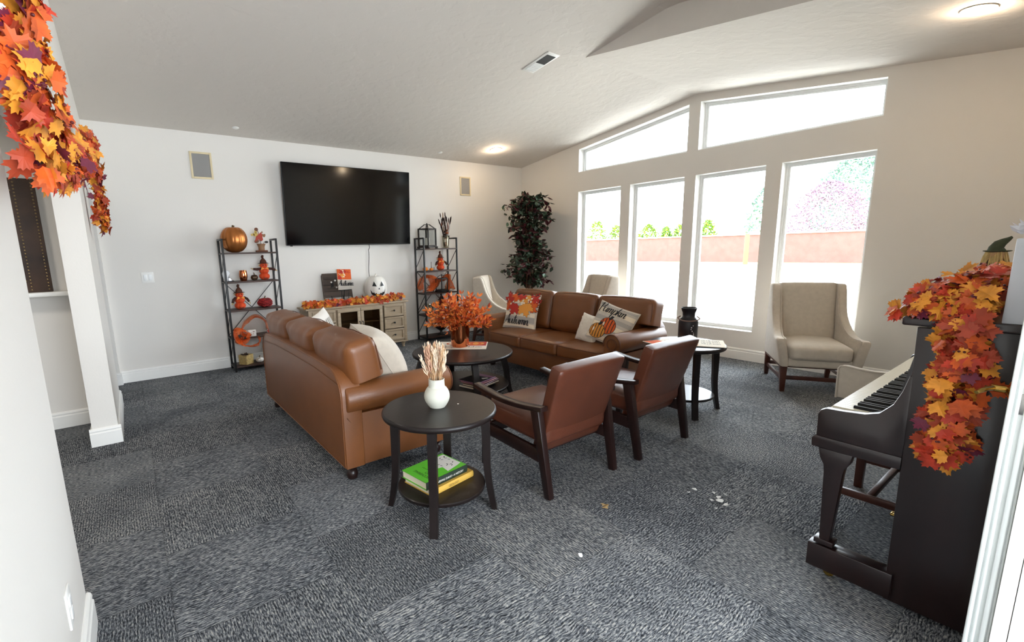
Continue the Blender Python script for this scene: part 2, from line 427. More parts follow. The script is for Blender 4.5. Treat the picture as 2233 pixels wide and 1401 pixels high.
# ================================================================ SEATING AND TABLES
def make_sofa(label, loc, rz):
    t = thing('leather_sofa', label, 'sofa', loc, rz, 'tan leather sofas')
    hw = .975
    mb = MB()
    mb.box((0, -.02, .215), (1.62, .70, .22), .012)
    o = mb.build('base', M_leather, t)
    for s in (-1, 1):
        # rolled arm, profile in xz swept along y
        pr = [(.80, .105), (.935, .105), (.935, .43)]
        for k in range(11):
            a = radians(-115+k*24); pr.append((.885+.093*cos(a), .522+.093*sin(a)))
        pr += [(.80, .56), (.79, .50), (.79, .3)]
        pr = [(x*s, z) for x, z in pr]
        mb = MB(); mb.prism(pr, -.375, .352, 'y', bev=.012); a = mb.build('arm', M_leather, t, smooth=50)
        mb = MB()   # scroll welt on the front of the arm
        mb.tube([((.885+.088*cos(radians(q)))*s, -.378, .522+.088*sin(radians(q))) for q in range(-115, 206, 12)], .004, 6)
        mb.tube([((.885+.05*cos(radians(q)))*s, -.379, .522+.05*sin(radians(q))) for q in range(-60, 300, 20)], .005, 6)
        mb.build('scroll_welt', M_piping, a)
    # outside back with sloping shoulders
    out = [(-.945, .105), (.945, .105), (.945, .55), (.935, .60), (.91, .64), (.86, .68), (.79, .70), (.5, .707), (0, .71), (-.5, .707), (-.79, .70), (-.86, .68), (-.91, .64), (-.935, .60), (-.945, .55)]
    mb = MB(); mb.prism(out, .255, .375, 'y', bev=.006, seg=2); bk = mb.build('back_panel', M_leather, t, smooth=50)
    mb = MB()
    P = [(x*.99, .376, max(.112, z-.006)) for x, z in [out[0]]+list(reversed(out[2:]))+[out[1]]]
    mb.tube(P, .004, 6); mb.tube([(-.9, .379, .62), (-.5, .379, .645), (0, .379, .65), (.5, .379, .645), (.9, .379, .62)], .0025, 5)
    mb.tube([(-.925, .378, .115), (.925, .378, .115)], .004, 6)
    mb.build('back_seam', M_leather, bk)
    for i in (-1, 0, 1):
        mb = MB(); mb.soft((i*.53, -.115, .378), (.527, .62, .135), .035, (0, .004, .022), 10)
        c = mb.build('seat_cushion', M_leather, t, smooth=60)
        mb = MB()
        for z in (.432, .322):
            mb.tube([(i*.53+x*.243, -.115+y*.30, z) for x, y in ((-1, .9), (-1.03, 0), (-1.03, -.95), (-.95, -1.035), (0, -1.055), (.95, -1.035), (1.03, -.95), (1.03, 0), (1, .9))], .0035, 6)
        mb.build('cushion_welt', M_piping, c)
    R = Matrix.Translation((0, .20, .66)) @ Euler((radians(-11), 0, 0)).to_matrix().to_4x4()
    for i in (-1, 0, 1):
        x0, x1 = (-.305, .305) if i == 0 else ((.315, .955) if i > 0 else (-.955, -.315))
        cx = (x0+x1)/2
        def fn(P, cx=cx):
            x = P.x+cx
            k = max(0, min(1, (abs(x)-.77)/.03))
            if P.z < -.02: P.z = P.z*(1-k)+(-.02+.25*(P.z+.02)*.3)*k
            # little wrinkles along the top edge
            P.y += .006*sin(x*37+P.z*23)*max(0, P.z/.22)
            return P
        mb = MB(); mb.soft((cx, 0, 0), (x1-x0, .20, .43), .05, (0, .035, .012), 14, M=R, fn=fn)
        c = mb.build('back_cushion', M_leather, t, smooth=60)
        mb = MB()
        for yy in (-.088,):
            hx = (x1-x0)/2-.012; zb = -.195
            P = [(-hx, zb+.05), (-hx, .15), (-hx+.03, .195), (0, .212), (hx-.03, .195), (hx, .15), (hx, zb+.05)]
            if i > 0: P[-1] = (hx, .0)
            if i < 0: P[0] = (-hx, .0)
            mb.tube([R @ Vector((cx+x, yy, z)) for x, z in P], .0035, 6)
        mb.build('cushion_welt', M_piping, c)
    for x in (-.86, .86):
        for y in (-.30, .31):
            mb = MB(); mb.lathe([(.022, 0), (.03, .005), (.036, .03), (.030, .055), (.024, .06), (.036, .075), (.04, .106)], (x, y, 0), 16); mb.build('foot', M_darkleg, t)
    return t
make_sofa('tan leather sofa seen from behind, next to the vase table on the left', (1.29, 3.445, 0), radians(90))
make_sofa('tan leather sofa facing us, in front of the tall windows', (3.745, 3.36, 0), radians(-90))

def make_armchair(label, loc, rz):
    t = thing('lounge_armchair', label, 'armchair', loc, rz, 'brown leather armchairs seen from behind')
    for s in (-1, 1):
        x = .283*s
        mb = MB(); mb.bar((x, .295, 0), (x+.012*s, .205, .50), .038, .042, .004, w1=.042, h1=.062); mb.build('rear_leg', M_darkleg, t)
        mb = MB(); mb.bar((x, -.27, 0), (x+.012*s, -.235, .50), .038, .040, .004, w1=.042, h1=.056); mb.build('front_leg', M_darkleg, t)
        mb = MB(); mb.bar((x, -.245, .255), (x+.004*s, .235, .235), .030, .075, .004); mb.build('side_rail', M_darkleg, t)
        # curved armrest
        pr = []; n = 12
        for k in range(n+1):
            u = k/n; y = -.335+u*.60; z = .522-.03*sin(pi*u)+.012*(1-u)+.01*u; pr.append((y, z))
        for k in range(n, -1, -1):
            u = k/n; y = -.335+u*.60; z = .522-.03*sin(pi*u)+.012*(1-u)+.01*u; pr.append((y, z-.028))
        mb = MB(); mb.prism(pr, x-.028+.012*s, x+.028+.012*s, 'x', bev=.006); mb.build('armrest', M_darkleg, t)
    mb = MB(); mb.bar((-.28, -.25, .25), (.28, -.25, .25), .03, .07, .004); mb.build('cross_rail', M_darkleg, t)
    mb = MB(); mb.bar((-.28, .15, .235), (.28, .15, .235), .03, .06, .004); mb.build('cross_rail', M_darkleg, t)
    mb = MB(); mb.soft((0, -.045, .355), (.535, .56, .13), .035, (.004, .006, .03), 10, M=Matrix.Rotation(radians(-2), 4, 'X')); mb.build('seat', M_leather2, t, smooth=60)
    R = Matrix.Translation((0, .245, .495)) @ Euler((radians(-18), 0, 0)).to_matrix().to_4x4()
    mb = MB(); mb.soft((0, 0, 0), (.53, .080, .54), .016, (0, .010, .006), 14, M=R, fn=lambda P: Vector((P.x*(1+.05*P.z/.26), P.y, P.z))); bk = mb.build('backrest', M_leather2, t, smooth=60)
    mb = MB(); mb.tube([R @ Vector((x*1.045, .036, .246)) for x in (-.245, -.1, .1, .245)], .003, 6); mb.build('back_seam', M_leather2, bk)
    return t
make_armchair('brown leather armchair with dark wood arms beside the vase table', (2.03, 1.955, 0), pi)
make_armchair('brown leather armchair with dark wood arms beside the far round table', (2.837, 1.935, 0), pi)

def make_wing(label, loc, rz):
    t = thing('wing_chair', label, 'armchair', loc, rz, 'cream upholstered wing chairs')
    for s in (-1, 1):
        pr = [(-.36, .245), (-.372, .30), (-.376, .48), (-.365, .505), (-.33, .512), (-.27, .505), (-.20, .505), (-.12, .525), (-.04, .565), (.03, .62), (.08, .68), (.115, .75), (.14, .83), (.165, .91), (.185, .955), (.21, .968), (.31, .965), (.325, .94), (.325, .60), (.31, .245)]
        def fl(p): return p
        b = MB(); b.prism(pr, .230, .305, 'x', bev=.022, seg=3)
        for v in b.v:
            k = max(0, min(1, (.10-v.y)/.4)); v.x += .045*k*max(0, min(1, (v.z-.24)/.25))
            v.x *= s
        w_ = b.build('wing_arm', M_linen, t, smooth=45)
        b = MB(); n0 = len(pr)
        path = [((0.233+.045*max(0, min(1, (.10-y)/.4))*max(0, min(1, (z-.24)/.25)))*s, y-.004, z) for y, z in pr[2:17]]
        b.tube(path, .004, 6); b.build('arm_welt', M_linen, w_)
    mb = MB(); mb.soft((0, -.02, .285), (.49, .66, .09), .02, n=8); mb.build('seat_deck', M_linen, t, smooth=60)
    mb = MB(); mb.soft((0, -.075, .375), (.475, .60, .14), .04, (.003, .008, .03), 10); mb.build('seat_cushion', M_linen, t, smooth=60)
    R = Matrix.Translation((0, .225, .64)) @ Euler((radians(-8), 0, 0)).to_matrix().to_4x4()
    mb = MB(); mb.soft((0, 0, 0), (.475, .13, .67), .03, (0, .03, .004), 12, M=R); mb.build('backrest', M_linen, t, smooth=60)
    mb = MB(); mb.soft((0, .305, .60), (.58, .05, .72), .02, n=8); mb.build('outside_back', M_linen, t, smooth=60)
    for s in (-1, 1):
        mb = MB(); mb.bar(((.265*s), -.325, .0), ((.27*s), -.32, .245), .036, .036, .003, w1=.058, h1=.058); mb.build('leg', M_walnut, t)
        mb = MB(); mb.bar(((.265*s), .33, .0), ((.27*s), .285, .245), .034, .036, .003, w1=.05, h1=.055); mb.build('leg', M_walnut, t)
        mb = MB(); mb.bar((.267*s, -.32, .115), (.267*s, .31, .115), .02, .032, .002); mb.build('stretcher', M_walnut, t)
    mb = MB(); mb.bar((-.265, -.32, .135), (.265, -.32, .135), .02, .036, .002); mb.build('stretcher', M_walnut, t)
    mb = MB(); mb.bar((-.265, .30, .135), (.265, .30, .135), .02, .036, .002); mb.build('stretcher', M_walnut, t)
    mb = MB()
    for s in (-1, 1): mb.bar((.268*s, -.33, .237), (.268*s, .29, .237), .05, .016); mb.bar((-.26, (.265*s)-.02, .237), (.26, (.265*s)-.02, .237), .05, .016)
    mb.build('apron', M_walnut, t)
    return t
make_wing('cream wing chair under the widest tall window, right of the black lantern', (5.249, 1.600, 0), radians(-57.7))
make_wing('cream wing chair in the corner beside the right bookshelf', (4.52, 5.38, 0), radians(37))
make_wing('cream wing chair behind the far sofa, against the first tall window', (5.27, 4.32, 0), radians(-110))
def round_table(name, label, loc, r, h, rs, zs, feet_r, ang, top_t=.032, leg=.042, group=None):
    t = thing(name, label, 'table', loc, 0, group)
    mb = MB(); mb.lathe([(0, h-top_t), (r-.012, h-top_t), (r-.003, h-top_t+.006), (r, h-top_t*.5), (r-.002, h-.006), (r-.008, h), (0, h)], n=64); mb.build('tabletop', M_espresso, t, smooth=40)
    mb = MB(); mb.lathe([(0, zs-.02), (rs-.003, zs-.02), (rs, zs-.014), (rs, zs-.004), (rs-.004, zs), (0, zs)], n=56); mb.build('lower_shelf', M_espresso, t, smooth=40)
    for k in range(4):
        a = ang+k*pi/2
        # curved leg: straight at the top, sweeping outward at the foot
        n = 14; P = []
        for i in range(n+1):
            u = i/n; z = (h-top_t)*u
            rr = rs+.012 + (r*.80-rs-.012)*max(0, (u-.45)/.55)**1.6 + (feet_r-rs-.012)*max(0, (.5-u)/.5)**1.7
            P.append((rr, z))
        mb = MB(); vs = []; fs = []
        for i, (rr, z) in enumerate(P):
            wr = leg*(.75+.5*(i/n)); ww = leg*.5
            for dx, dy in ((-1, -1), (1, -1), (1, 1), (-1, 1)):
                x = rr+dx*wr/2*.9; y = dy*ww
                vs.append((x*cos(a)-y*sin(a), x*sin(a)+y*cos(a), z))
        for i in range(n):
            for j in range(4): fs.append((i*4+j, i*4+(j+1) % 4, i*4+4+(j+1) % 4, i*4+4+j))
        fs += [(3, 2, 1, 0), (n*4, n*4+1, n*4+2, n*4+3)]
        mb.add(vs, fs); mb.build('leg', M_espresso, t, smooth=50)
    return t
LA = atan2(-.2, .225)
round_table('side_table', 'small round espresso side table with a white vase on top', (1.243, 1.972, 0), .300, .566, .235, .145, .285, LA, group='round espresso side tables')
round_table('side_table', 'small round espresso side table with a black milk can lantern on top', (3.70, 1.985, 0), .300, .566, .235, .145, .285, LA, group='round espresso side tables')
round_table('coffee_table', 'large round two tier espresso coffee table between the sofas', (2.43, 3.42, 0), .465, .455, .425, .15, .475, radians(-20), leg=.050)
# ================================================================ WALL THINGS
M_tv = mat('glossy black screen', (2, 2, 3), .10, spec=.5)
M_cream = mat('cream plastic', (222, 206, 168), .5)
M_grille = mat('grey speaker cloth', (150, 148, 146), .8, bump=.4, bscale=900)
M_brass = mat('polished brass', (196, 160, 84), .18, metal=1)
M_steel = mat('brushed steel', (170, 168, 165), .3, metal=1)
# TV, tilted a little towards the room
t = thing('television', 'huge black flat television mounted on the wall above the cabinet', 'television', (2.60, D-.085, 1.985))
T = Matrix.Rotation(radians(3.2), 4, 'X')
mb = MB(); mb.M = T; mb.box((0, 0, 0), (1.80, .035, 1.022), .006); mb.box((0, .03, -.1), (1.2, .05, .6), .01); mb.build('casing', M_black, t)
mb = MB(); mb.M = T; mb.box((0, -.0182, .004), (1.785, .002, 1.0)); mb.build('screen', M_tv, t)
mb = MB(); mb.M = T; mb.box((-.84, -.01, -.515), (.03, .02, .01), .003); mb.build('sensor', M_black, t)
mb = MB(); mb.box((0, .067, 0), (.5, .03, .42), .004); mb.build('wall_bracket', M_blackmetal, t)
P = []
for i in range(25):
    u = i/24; P.append((2.83+.012*sin(u*9)+.02*u, D-.02-.05*(1-u)*(u < .1), 1.50-.80*u))
mb = MB(); mb.tube(P, .004, 6); tag(mb.build('power_cord', M_black), 'thin black cord dangling down the wall below the television', 'cord')

def wall_speaker(x0, x1, z0, z1, label):
    t = thing('wall_speaker', label, 'speaker', ((x0+x1)/2, D, (z0+z1)/2), 0, 'flush wall speakers')
    w, h = x1-x0, z1-z0
    mb = MB()
    for s in (-1, 1):
        mb.box((s*(w/2-.011), -.006, 0), (.022, .012, h), .003); mb.box((0, -.006, s*(h/2-.011)), (w-.044, .012, .022), .003)
    mb.build('frame', M_cream, t); mb = MB(); mb.box((0, -.003, 0), (w-.044, .006, h-.044)); mb.build('grille', M_grille, t)
wall_speaker(.738, .962, 2.246, 2.542, 'beige framed grey wall speaker left of the television')
wall_speaker(4.49, 4.70, 2.232, 2.522, 'beige framed grey wall speaker right of the television')
t = thing('light_switch', 'white double rocker light switch on the wall left of the bookshelf', 'light switch', (.188, D, 1.150))
mb = MB(); mb.box((0, -.003, 0), (.116, .007, .118), .003); mb.build('plate', M_trim, t)
for s in (-1, 1): mb = MB(); mb.box((s*.023, -.008, 0), (.033, .006, .067), .002, rx=radians(4)); mb.build('rocker', M_vinyl, t)
t = thing('wall_outlet', 'white outlet plate low on the near left wall', 'outlet', (-.27, 1.745, .325))
mb = MB(); mb.box((.003, 0, 0), (.006, .075, .118), .002); mb.build('plate', M_trim, t)
for s in (-1, 1): mb = MB(); mb.box((.007, 0, s*.021), (.004, .034, .03), .002); mb.build('socket', M_vinyl, t)
# ceiling register and cans; local frame follows the slope
def slope(y): return Matrix.Rotation(radians(-7.4) if y > YR else radians(7.4), 4, 'X')
t = thing('ceiling_vent', 'white ceiling air vent with a dark damper end', 'vent', (3.448, 3.446, ceil_z(3.446)))
mb = MB(); mb.M = slope(3.5)
mb.box((0, 0, -.004), (.155, .36, .010), .003); mb.build('frame', M_trim, t)
mb = MB(); mb.M = slope(3.5); mb.box((0, -.07, -.010), (.11, .15, .004)); mb.build('damper', mat('dark duct', (40, 40, 40), .7), t)
mb = MB(); mb.M = slope(3.5)
for k in range(9): mb.box((0, .02+.016*k, -.011), (.11, .009, .004))
mb.build('louvre', M_vinyl, t)
M_bulb = mat('lit bulb', (255, 240, 215), .5, emit=((255, 214, 150), 38))
M_can = mat('white can trim', (240, 236, 226), .4)
CANS = [(4.70, 5.62), (4.66, .705), (2.3, 5.62), (.5, 5.62), (.9, 3.9)]
for i, (x, y) in enumerate(CANS):
    z = ceil_z(y) if not (x < XG and y < YR) else ZK
    if i < 2:
        t = thing('recessed_light', ('glowing recessed ceiling light near the corner by the right bookshelf', 'glowing recessed ceiling light at the top right above the window wall')[i], 'ceiling light', (x, y, z), 0, 'recessed ceiling lights')
        mb = MB(); mb.M = slope(y); mb.lathe([(.062, -.001), (.085, -.001), (.088, -.006), (.066, -.010), (.060, -.004)], n=32); mb.build('trim_ring', M_can, t)
        mb = MB(); mb.M = slope(y); mb.lathe([(0, -.022), (.03, -.020), (.048, -.012), (.056, -.002), (0, -.002)], n=24); mb.build('bulb', M_bulb, t)
        l = light('recessed_lamp', 'POINT', (x, y, z-.055), 2.2, (1, .80, .58), shadow_soft_size=.03)
for i, (x, y) in enumerate(((1.20, 6.0), (3.95, 6.0))):
    mb = MB(); mb.M = Matrix.Translation((x, y, ceil_z(y))) @ slope(y); mb.lathe([(0, -.012), (.025, -.011), (.035, -.004), (.036, 0), (0, 0)], n=20)
    tag(mb.build('sprinkler_cap', M_trim), ('small round white sprinkler cap on the ceiling above the left bookshelf', 'small round white sprinkler cap on the ceiling above the right bookshelf')[i], 'sprinkler', 'ceiling sprinkler caps')
# niche: ledge and studded leather art
t = thing('wall_ledge', 'white ledge shelf across the niche wall at the left', 'shelf', (-1.3, 4.85, 1.11))
mb = MB(); mb.box((0, -.0, 0), (1.9, .14, .034), .004); mb.build('board', M_trim, t)
t = thing('studded_art', 'dark brown leather wall art with brass studs standing on the niche ledge', 'wall art', (-.86, 4.87, 1.127))
mb = MB(); mb.box((0, .0, .425), (.76, .03, .85), .004); mb.build('leather_panel', mat('aged dark leather', (58, 38, 24), .6, var=.5, vscale=6, bump=.3), t)
mb = MB()
for x in (-.36, -.26, .26, .36):
    for k in range(34): mb.lathe([(.007, 0), (.005, .004), (0, .006)], n=6, M=Matrix.Translation((x, -.015, .02+k*.025)) @ Matrix.Rotation(radians(90), 4, 'X'))
for z in (.09, .76):
    for k in range(20): mb.lathe([(.007, 0), (.005, .004), (0, .006)], n=6, M=Matrix.Translation((-.24+k*.025, -.015, z)) @ Matrix.Rotation(radians(90), 4, 'X'))
st = mb.build('studs', mat('antique nail heads', (150, 130, 95), .35, metal=1), t); st['kind'] = 'stuff'

# ================================================================ BOOKSHELVES AND CABINET
M_shelf = mat('dark brown shelf board', (64, 42, 33), .5, var=.3, vscale=10, stretch=(.3, 2, 2))
def bookshelf(label, x0, y0):
    wd, dp = .61, .275
    t = thing('ladder_bookshelf', label, 'bookshelf', (x0+wd/2, y0+dp/2, 0), 0, 'metal framed bookshelves')
    hw, hd = wd/2, dp/2; s = .022
    for sx in (-1, 1):
        for sy in (-1, 1):
            mb = MB(); mb.box((sx*(hw-s/2), sy*(hd-s/2), .78), (s, s, 1.56), .002); mb.build('post', M_blackmetal, t)
        mb = MB(); mb.box((sx*(hw-s/2), 0, 1.55), (s, dp-2*s, s), .002); mb.build('top_rail', M_blackmetal, t)
        for z0 in (.085, .425, .755, 1.085):
            mb = MB(); mb.bar((sx*(hw-s/2), -hd+s, z0+.29), (sx*(hw-s/2), hd-s, z0+.03), .006, .008); mb.build('side_brace', M_blackmetal, t)
    for z0 in (.40,):
        mb = MB(); mb.bar((-hw+s, hd-.012, .42), (hw-s, hd-.012, 1.05), .006, .008); mb.build('cross_brace', M_blackmetal, t)
        mb = MB(); mb.bar((-hw+s, hd-.020, 1.05), (hw-s, hd-.020, .42), .006, .008); mb.build('cross_brace', M_blackmetal, t)
    for z in (.065, .405, .735, 1.068, 1.402):
        mb = MB(); mb.box((0, 0, z-.009), (wd-2*s, dp-.004, .018), .001)
        b = mb.build('shelf_board', M_shelf, t)
        mb = MB()
        for sx in (-1, 1): mb.box((sx*(hw-s/2), 0, z-.012), (s*.8, dp-2*s, .016))
        mb.build('bracket', M_blackmetal, b)
    return t
SHX, SHY = .905, 5.925; SRX, SRY = 3.572, 5.945
SZ = (.065, .405, .735, 1.068, 1.402)
bookshelf('black metal bookshelf holding the big copper pumpkin, left of the television', SHX, SHY)
bookshelf('black metal bookshelf holding lanterns, right of the television', SRX, SRY)

M_oak = mat('grey washed oak', (164, 144, 118), .5, var=.14, vscale=7, stretch=(1, 1, 6), bump=.05)
M_oak_h = mat('grey washed oak flat grain', (164, 144, 118), .5, var=.14, vscale=7, stretch=(.25, 3, 3), bump=.05)
def smoke_mat():
    m, t, b = nt('smoked glass'); t.nodes.remove(b); out = t.nodes['Material Output']
    tr = nd(t, 'ShaderNodeBsdfTransparent'); tr.inputs[0].default_value = (.62, .57, .50, 1)
    gl = nd(t, 'ShaderNodeBsdfGlossy'); gl.inputs['Roughness'].default_value = .05; mx = nd(t, 'ShaderNodeMixShader'); mx.inputs[0].default_value = .05
    ln(t, tr, 0, mx, 1); ln(t, gl, 0, mx, 2); ln(t, mx, 0, out, 0); return m
M_smoke = smoke_mat()
t = thing('media_cabinet', 'grey washed oak media cabinet with two dark glass doors under the television', 'cabinet', (2.50, 6.05, 0))
X0, X1, YF = -.70, .70, -.175     # body, local
mb = MB(); mb.box((0, .0, .665), (1.47, .38, .022), .004); mb.build('cabinet_top', M_oak_h, t)
mb = MB()
mb.box((X0+.012, .01, .375), (.024, .34, .56), 0); mb.box((X1-.012, .01, .375), (.024, .34, .56)); mb.box((0, .17, .375), (1.36, .012, .56)); mb.box((0, .01, .105), (1.40, .34, .022)); mb.box((0, 0, .09), (1.43, .36, .016), .004)
for x in (-.335, .335): mb.box((x, .01, .375), (.022, .33, .54))
mb.box((0, .01, .642), (1.38, .34, .022))
for x in (X0+.022, X1-.022): mb.box((x, YF+.012, .378), (.044, .024, .55), .002)
mb.box((0, YF+.012, .642), (1.38, .022, .024)); mb.build('carcass', M_oak, t)
mb = MB(); mb.box((0, .03, .42), (.64, .26, .016)); mb.build('inner_shelf', M_oak_h, t)
for x in (X0+.05, X1-.05, 0):
    for y in (YF+.04, .15):
        if x == 0 and y > 0: continue
        mb = MB(); mb.lathe([(.014, 0), (.020, .004), (.022, .016), (.015, .026), (.026, .044), (.03, .056), (.024, .062), (.034, .070), (.034, .082)], (x, y, 0), 18); mb.build('turned_foot', M_oak, t)
def framed(mb, x0, x1, z0, z1, y, b, th=.018):
    mb.box(((x0+x1)/2, y, z1-b/2), (x1-x0, th, b), .002); mb.box(((x0+x1)/2, y, z0+b/2), (x1-x0, th, b), .002)
    for xx in (x0+b/2, x1-b/2): mb.box((xx, y, (z0+z1)/2), (b, th, z1-z0-2*b), .002)
for s, (x0, x1) in ((-1, (-.323, -.003)), (1, (.003, .323))):
    mb = MB(); framed(mb, x0, x1, .118, .630, YF+.004, .042); d = mb.build('door', M_oak, t)
    mb = MB(); mb.box(((x0+x1)/2, YF+.010, .374), (x1-x0-.084, .004, .43)); mb.build('glass', M_smoke, d)
    mb = MB(); xh = .022*s; mb.tube([(xh, YF-.006, .285), (xh, YF-.030, .29), (xh, YF-.032, .40), (xh, YF-.030, .44), (xh, YF-.006, .445)], .005, 8)
    for z in (.285, .445): mb.lathe([(0, -.003), (.009, -.002), (.009, .004), (0, .004)], n=10, M=Matrix.Translation((xh, YF-.008, z)) @ Matrix.Rotation(radians(90), 4, 'X'))
    mb.build('handle', M_black, d)
    # the three part side: drawers on both flanks
    x0, x1 = (.350, .652) if s > 0 else (-.652, -.350)
    for z0, z1 in ((.118, .283), (.292, .457), (.466, .630)):
        mb = MB(); framed(mb, x0, x1, z0, z1, YF+.004, .028); mb.box(((x0+x1)/2, YF+.010, (z0+z1)/2), (x1-x0-.05, .008, z1-z0-.05)); dr = mb.build('drawer', M_oak_h, t)
        mb = MB(); mb.lathe([(.006, 0), (.006, .012), (.013, .018), (.013, .024), (0, .027)], n=14, M=Matrix.Translation(((x0+x1)/2, YF+.004, (z0+z1)/2)) @ Matrix.Rotation(radians(90), 4, 'X')); mb.build('knob', M_black, dr)

# ================================================================ PIANO
M_piano = mat('dark mahogany piano finish', (30, 16, 15), .28, var=.3, vscale=6, stretch=(2, 2, .3), coat=.35)
M_ivory = mat('ivory', (236, 228, 206), .3)
t = thing('upright_piano', 'dark mahogany upright piano with open keyboard at the right edge', 'piano', (2.20, .10, 0))
PW = 1.50
for s in (0, 1):
    x = 0 if s == 0 else PW-.035
    pr = [(.02, .02), (.245, .02), (.250, .56), (.253, .72), (.262, 1.075), (.02, 1.085)]
    mb = MB(); mb.prism(pr, x, x+.035, 'x', bev=.003); sd = mb.build('side_panel', M_piano, t)
    pr = [(.25, .558), (.50, .563), (.513, .60), (.515, .688), (.507, .708), (.49, .717), (.44, .718), (.37, .726), (.33, .742), (.295, .785), (.275, .84), (.262, .90), (.25, .90)]
    mb = MB(); mb.prism(pr, x, x+.038, 'x', bev=.004); mb.build('key_cheek', M_piano, t)
    mb = MB(); mb.prism([(.25, .548), (.523, .552), (.526, .585), (.515, .60), (.25, .596)], x-.006, x+.044, 'x', bev=.003); mb.build('cheek_moulding', M_piano, t)
    mb = MB(); mb.prism([(.428, .145), (.462, .145), (.474, .455), (.478, .485), (.492, .51), (.50, .55), (.388, .55), (.394, .51), (.408, .485), (.412, .455)], x-.002, x+.040, 'x', bev=.004)
    for v in mb.v:
        pass
    mb.box((x+.019, .445, .152), (.058, .066, .022), .003); mb.build('front_leg', M_piano, t)
    mb = MB(); mb.box((x+.019, .36, .083), (.065, .27, .104), .004); mb.build('toe_block', M_piano, t)
    mb = MB(); mb.lathe([(0, 0), (.018, 0), (.02, .014), (.018, .032), (0, .034)], n=14, M=Matrix.Translation((x+.012, .42, .02)) @ Matrix.Rotation(radians(90), 4, 'Y'))
    mb.build('caster', M_brass, t)
mb = MB(); mb.box((PW/2, .035, .56), (PW-.07, .03, 1.03)); mb.build('soundboard_back', M_piano, t)
mb = MB(); mb.box((PW/2, .236, .33), (PW-.07, .018, .42), .003); mb.box((PW/2, .24, .08), (PW-.07, .03, .1)); mb.build('bottom_board', M_piano, t)
mb = MB(); mb.box((PW/2, .385, .585), (PW-.07, .25, .05), .003); mb.build('key_bed', M_piano, t)
mb = MB(); mb.box((PW/2, .505, .625), (PW-.07, .014, .06), .003); mb.build('key_slip', M_piano, t)
mb = MB(); mb.prism([(.255, .73), (.285, .72), (.29, .80), (.262, .98), (.25, 1.07), (.235, 1.07), (.235, .73)], .035, PW-.035, 'x'); mb.build('fall_board', M_piano, t)
mb = MB(); mb.box((PW/2, .157, 1.098), (PW+.05, .285, .030), .007, 3); mb.build('lid', M_piano, t)
kb = MB(); kb.box((PW/2, .385, .655), (PW-.10, .2, .09)); kb = kb.build('key_frame', M_piano, t)
KX0 = .075; KW = (PW-.15)/52
for i in range(52):
    mb = MB(); mb.box((KX0+KW*(i+.5), .415, .703), (KW-.0012, .15, .022), .0015, 1); mb.build('white_key', M_ivory, kb)
for i in range(51):
    if (i+5) % 7 in (0, 1, 3, 4, 5):     # pattern of sharps from A
        mb = MB(); mb.box((KX0+KW*(i+1), .382, .719), (.0115, .092, .014), .002, 1); mb.build('black_key', M_black, kb)
mb = MB()
for x in (.66, .75, .84): mb.box((x, .30, .07), (.045, .13, .012), .005)
mb.build('pedals', M_brass, t)['kind'] = 'stuff'
# low upholstered chair tucked at the keyboard
t = thing('piano_chair', 'low chair with a cream padded side and H shaped stretchers tucked under the keyboard', 'chair', (2.965, .525, 0))
mb = MB(); mb.soft((.09, .05, .475), (.44, .42, .05), .015, (0, 0, .006), 8); mb.build('seat', M_linen, t, smooth=60)
for sx in (-1, 1):
    for sy in (-1, 1): mb = MB(); mb.bar((sx*.25, sy*.148, 0), (sx*.25, sy*.148, .45), .036, .036, .003, w1=.044, h1=.044); mb.build('leg', M_walnut, t)
    mb = MB(); mb.box((sx*.25, 0, .17), (.02, .27, .034), .002); mb.build('stretcher', M_walnut, t)
mb = MB(); mb.box((0, 0, .17), (.48, .024, .03), .002); mb.build('stretcher', M_walnut, t)
mb = MB()
for sy in (-1, 1): mb.box((0, sy*.148, .42), (.48, .022, .06))
for sx in (-1, 1): mb.box((sx*.25, .0, .42), (.022, .27, .06))
mb.build('apron', M_walnut, t)['kind'] = 'stuff'
mb = MB(); mb.bar((.30, .24, .44), (.30, .24, .55), .05, .06); mb.bar((.23, .148, .44), (.30, .25, .46), .04, .04); mb.build('side_bracket', M_walnut, t)
pr = [(.285, .485), (.288, .655), (.278, .672), (.255, .675), (.20, .668), (.14, .665), (.08, .670), (.08, .485)]
pr = [(y+.02, z) for y, z in pr]
mb = MB(); mb.prism(pr, .270, .330, 'x', bev=.012, seg=3); sd = mb.build('padded_side', M_linen, t, smooth=45)
mb = MB(); mb.tube([(.270, y, z) for y, z in pr], .005, 6); mb.build('side_welt', M_linen, sd)

# ================================================================ OPEN DOOR, seen along its edge
t = thing('open_door', 'white panelled door standing open, seen edge on at the right', 'door', (1.92, .02, 0))
M_door = mat('white door paint', (232, 236, 234), .4)
mb = MB()
# leaf edge faces the camera; shallow mouldings run up it
mb.box((.40, .0655, 1.02), (.80, .044, 2.02), .002)
for k, (y, w_, d_) in enumerate(((.088, .010, .010), (.075, .008, .006), (.0565, .012, .008), (.046, .006, .004))): mb.box((.0, y, 1.02), (d_*2, w_, 2.02), .003)
mb.build('leaf', M_door, t)
mb = MB(); mb.box((-.001, .066, .93), (.004, .026, .058), .001); mb.build('latch_plate', M_steel, t)
h = MB(); h.M = Matrix.Translation((.065, .0875, .95)) @ Matrix.Rotation(radians(-90), 4, 'X'); h.lathe([(0, 0), (.032, 0), (.033, .004), (.027, .010), (.014, .014), (.011, .018), (.010, .045), (0, .046)], n=24)
rose = h.build('lever_rose', M_brass, t)
h = MB(); h.tube([(.065, .128, .95), (.045, .134, .951), (.02, .140, .953), (-.005, .146, .952), (-.02, .152, .948)], [.008, .008, .0075, .0075, .005], 10); h.build('lever', M_brass, rose)
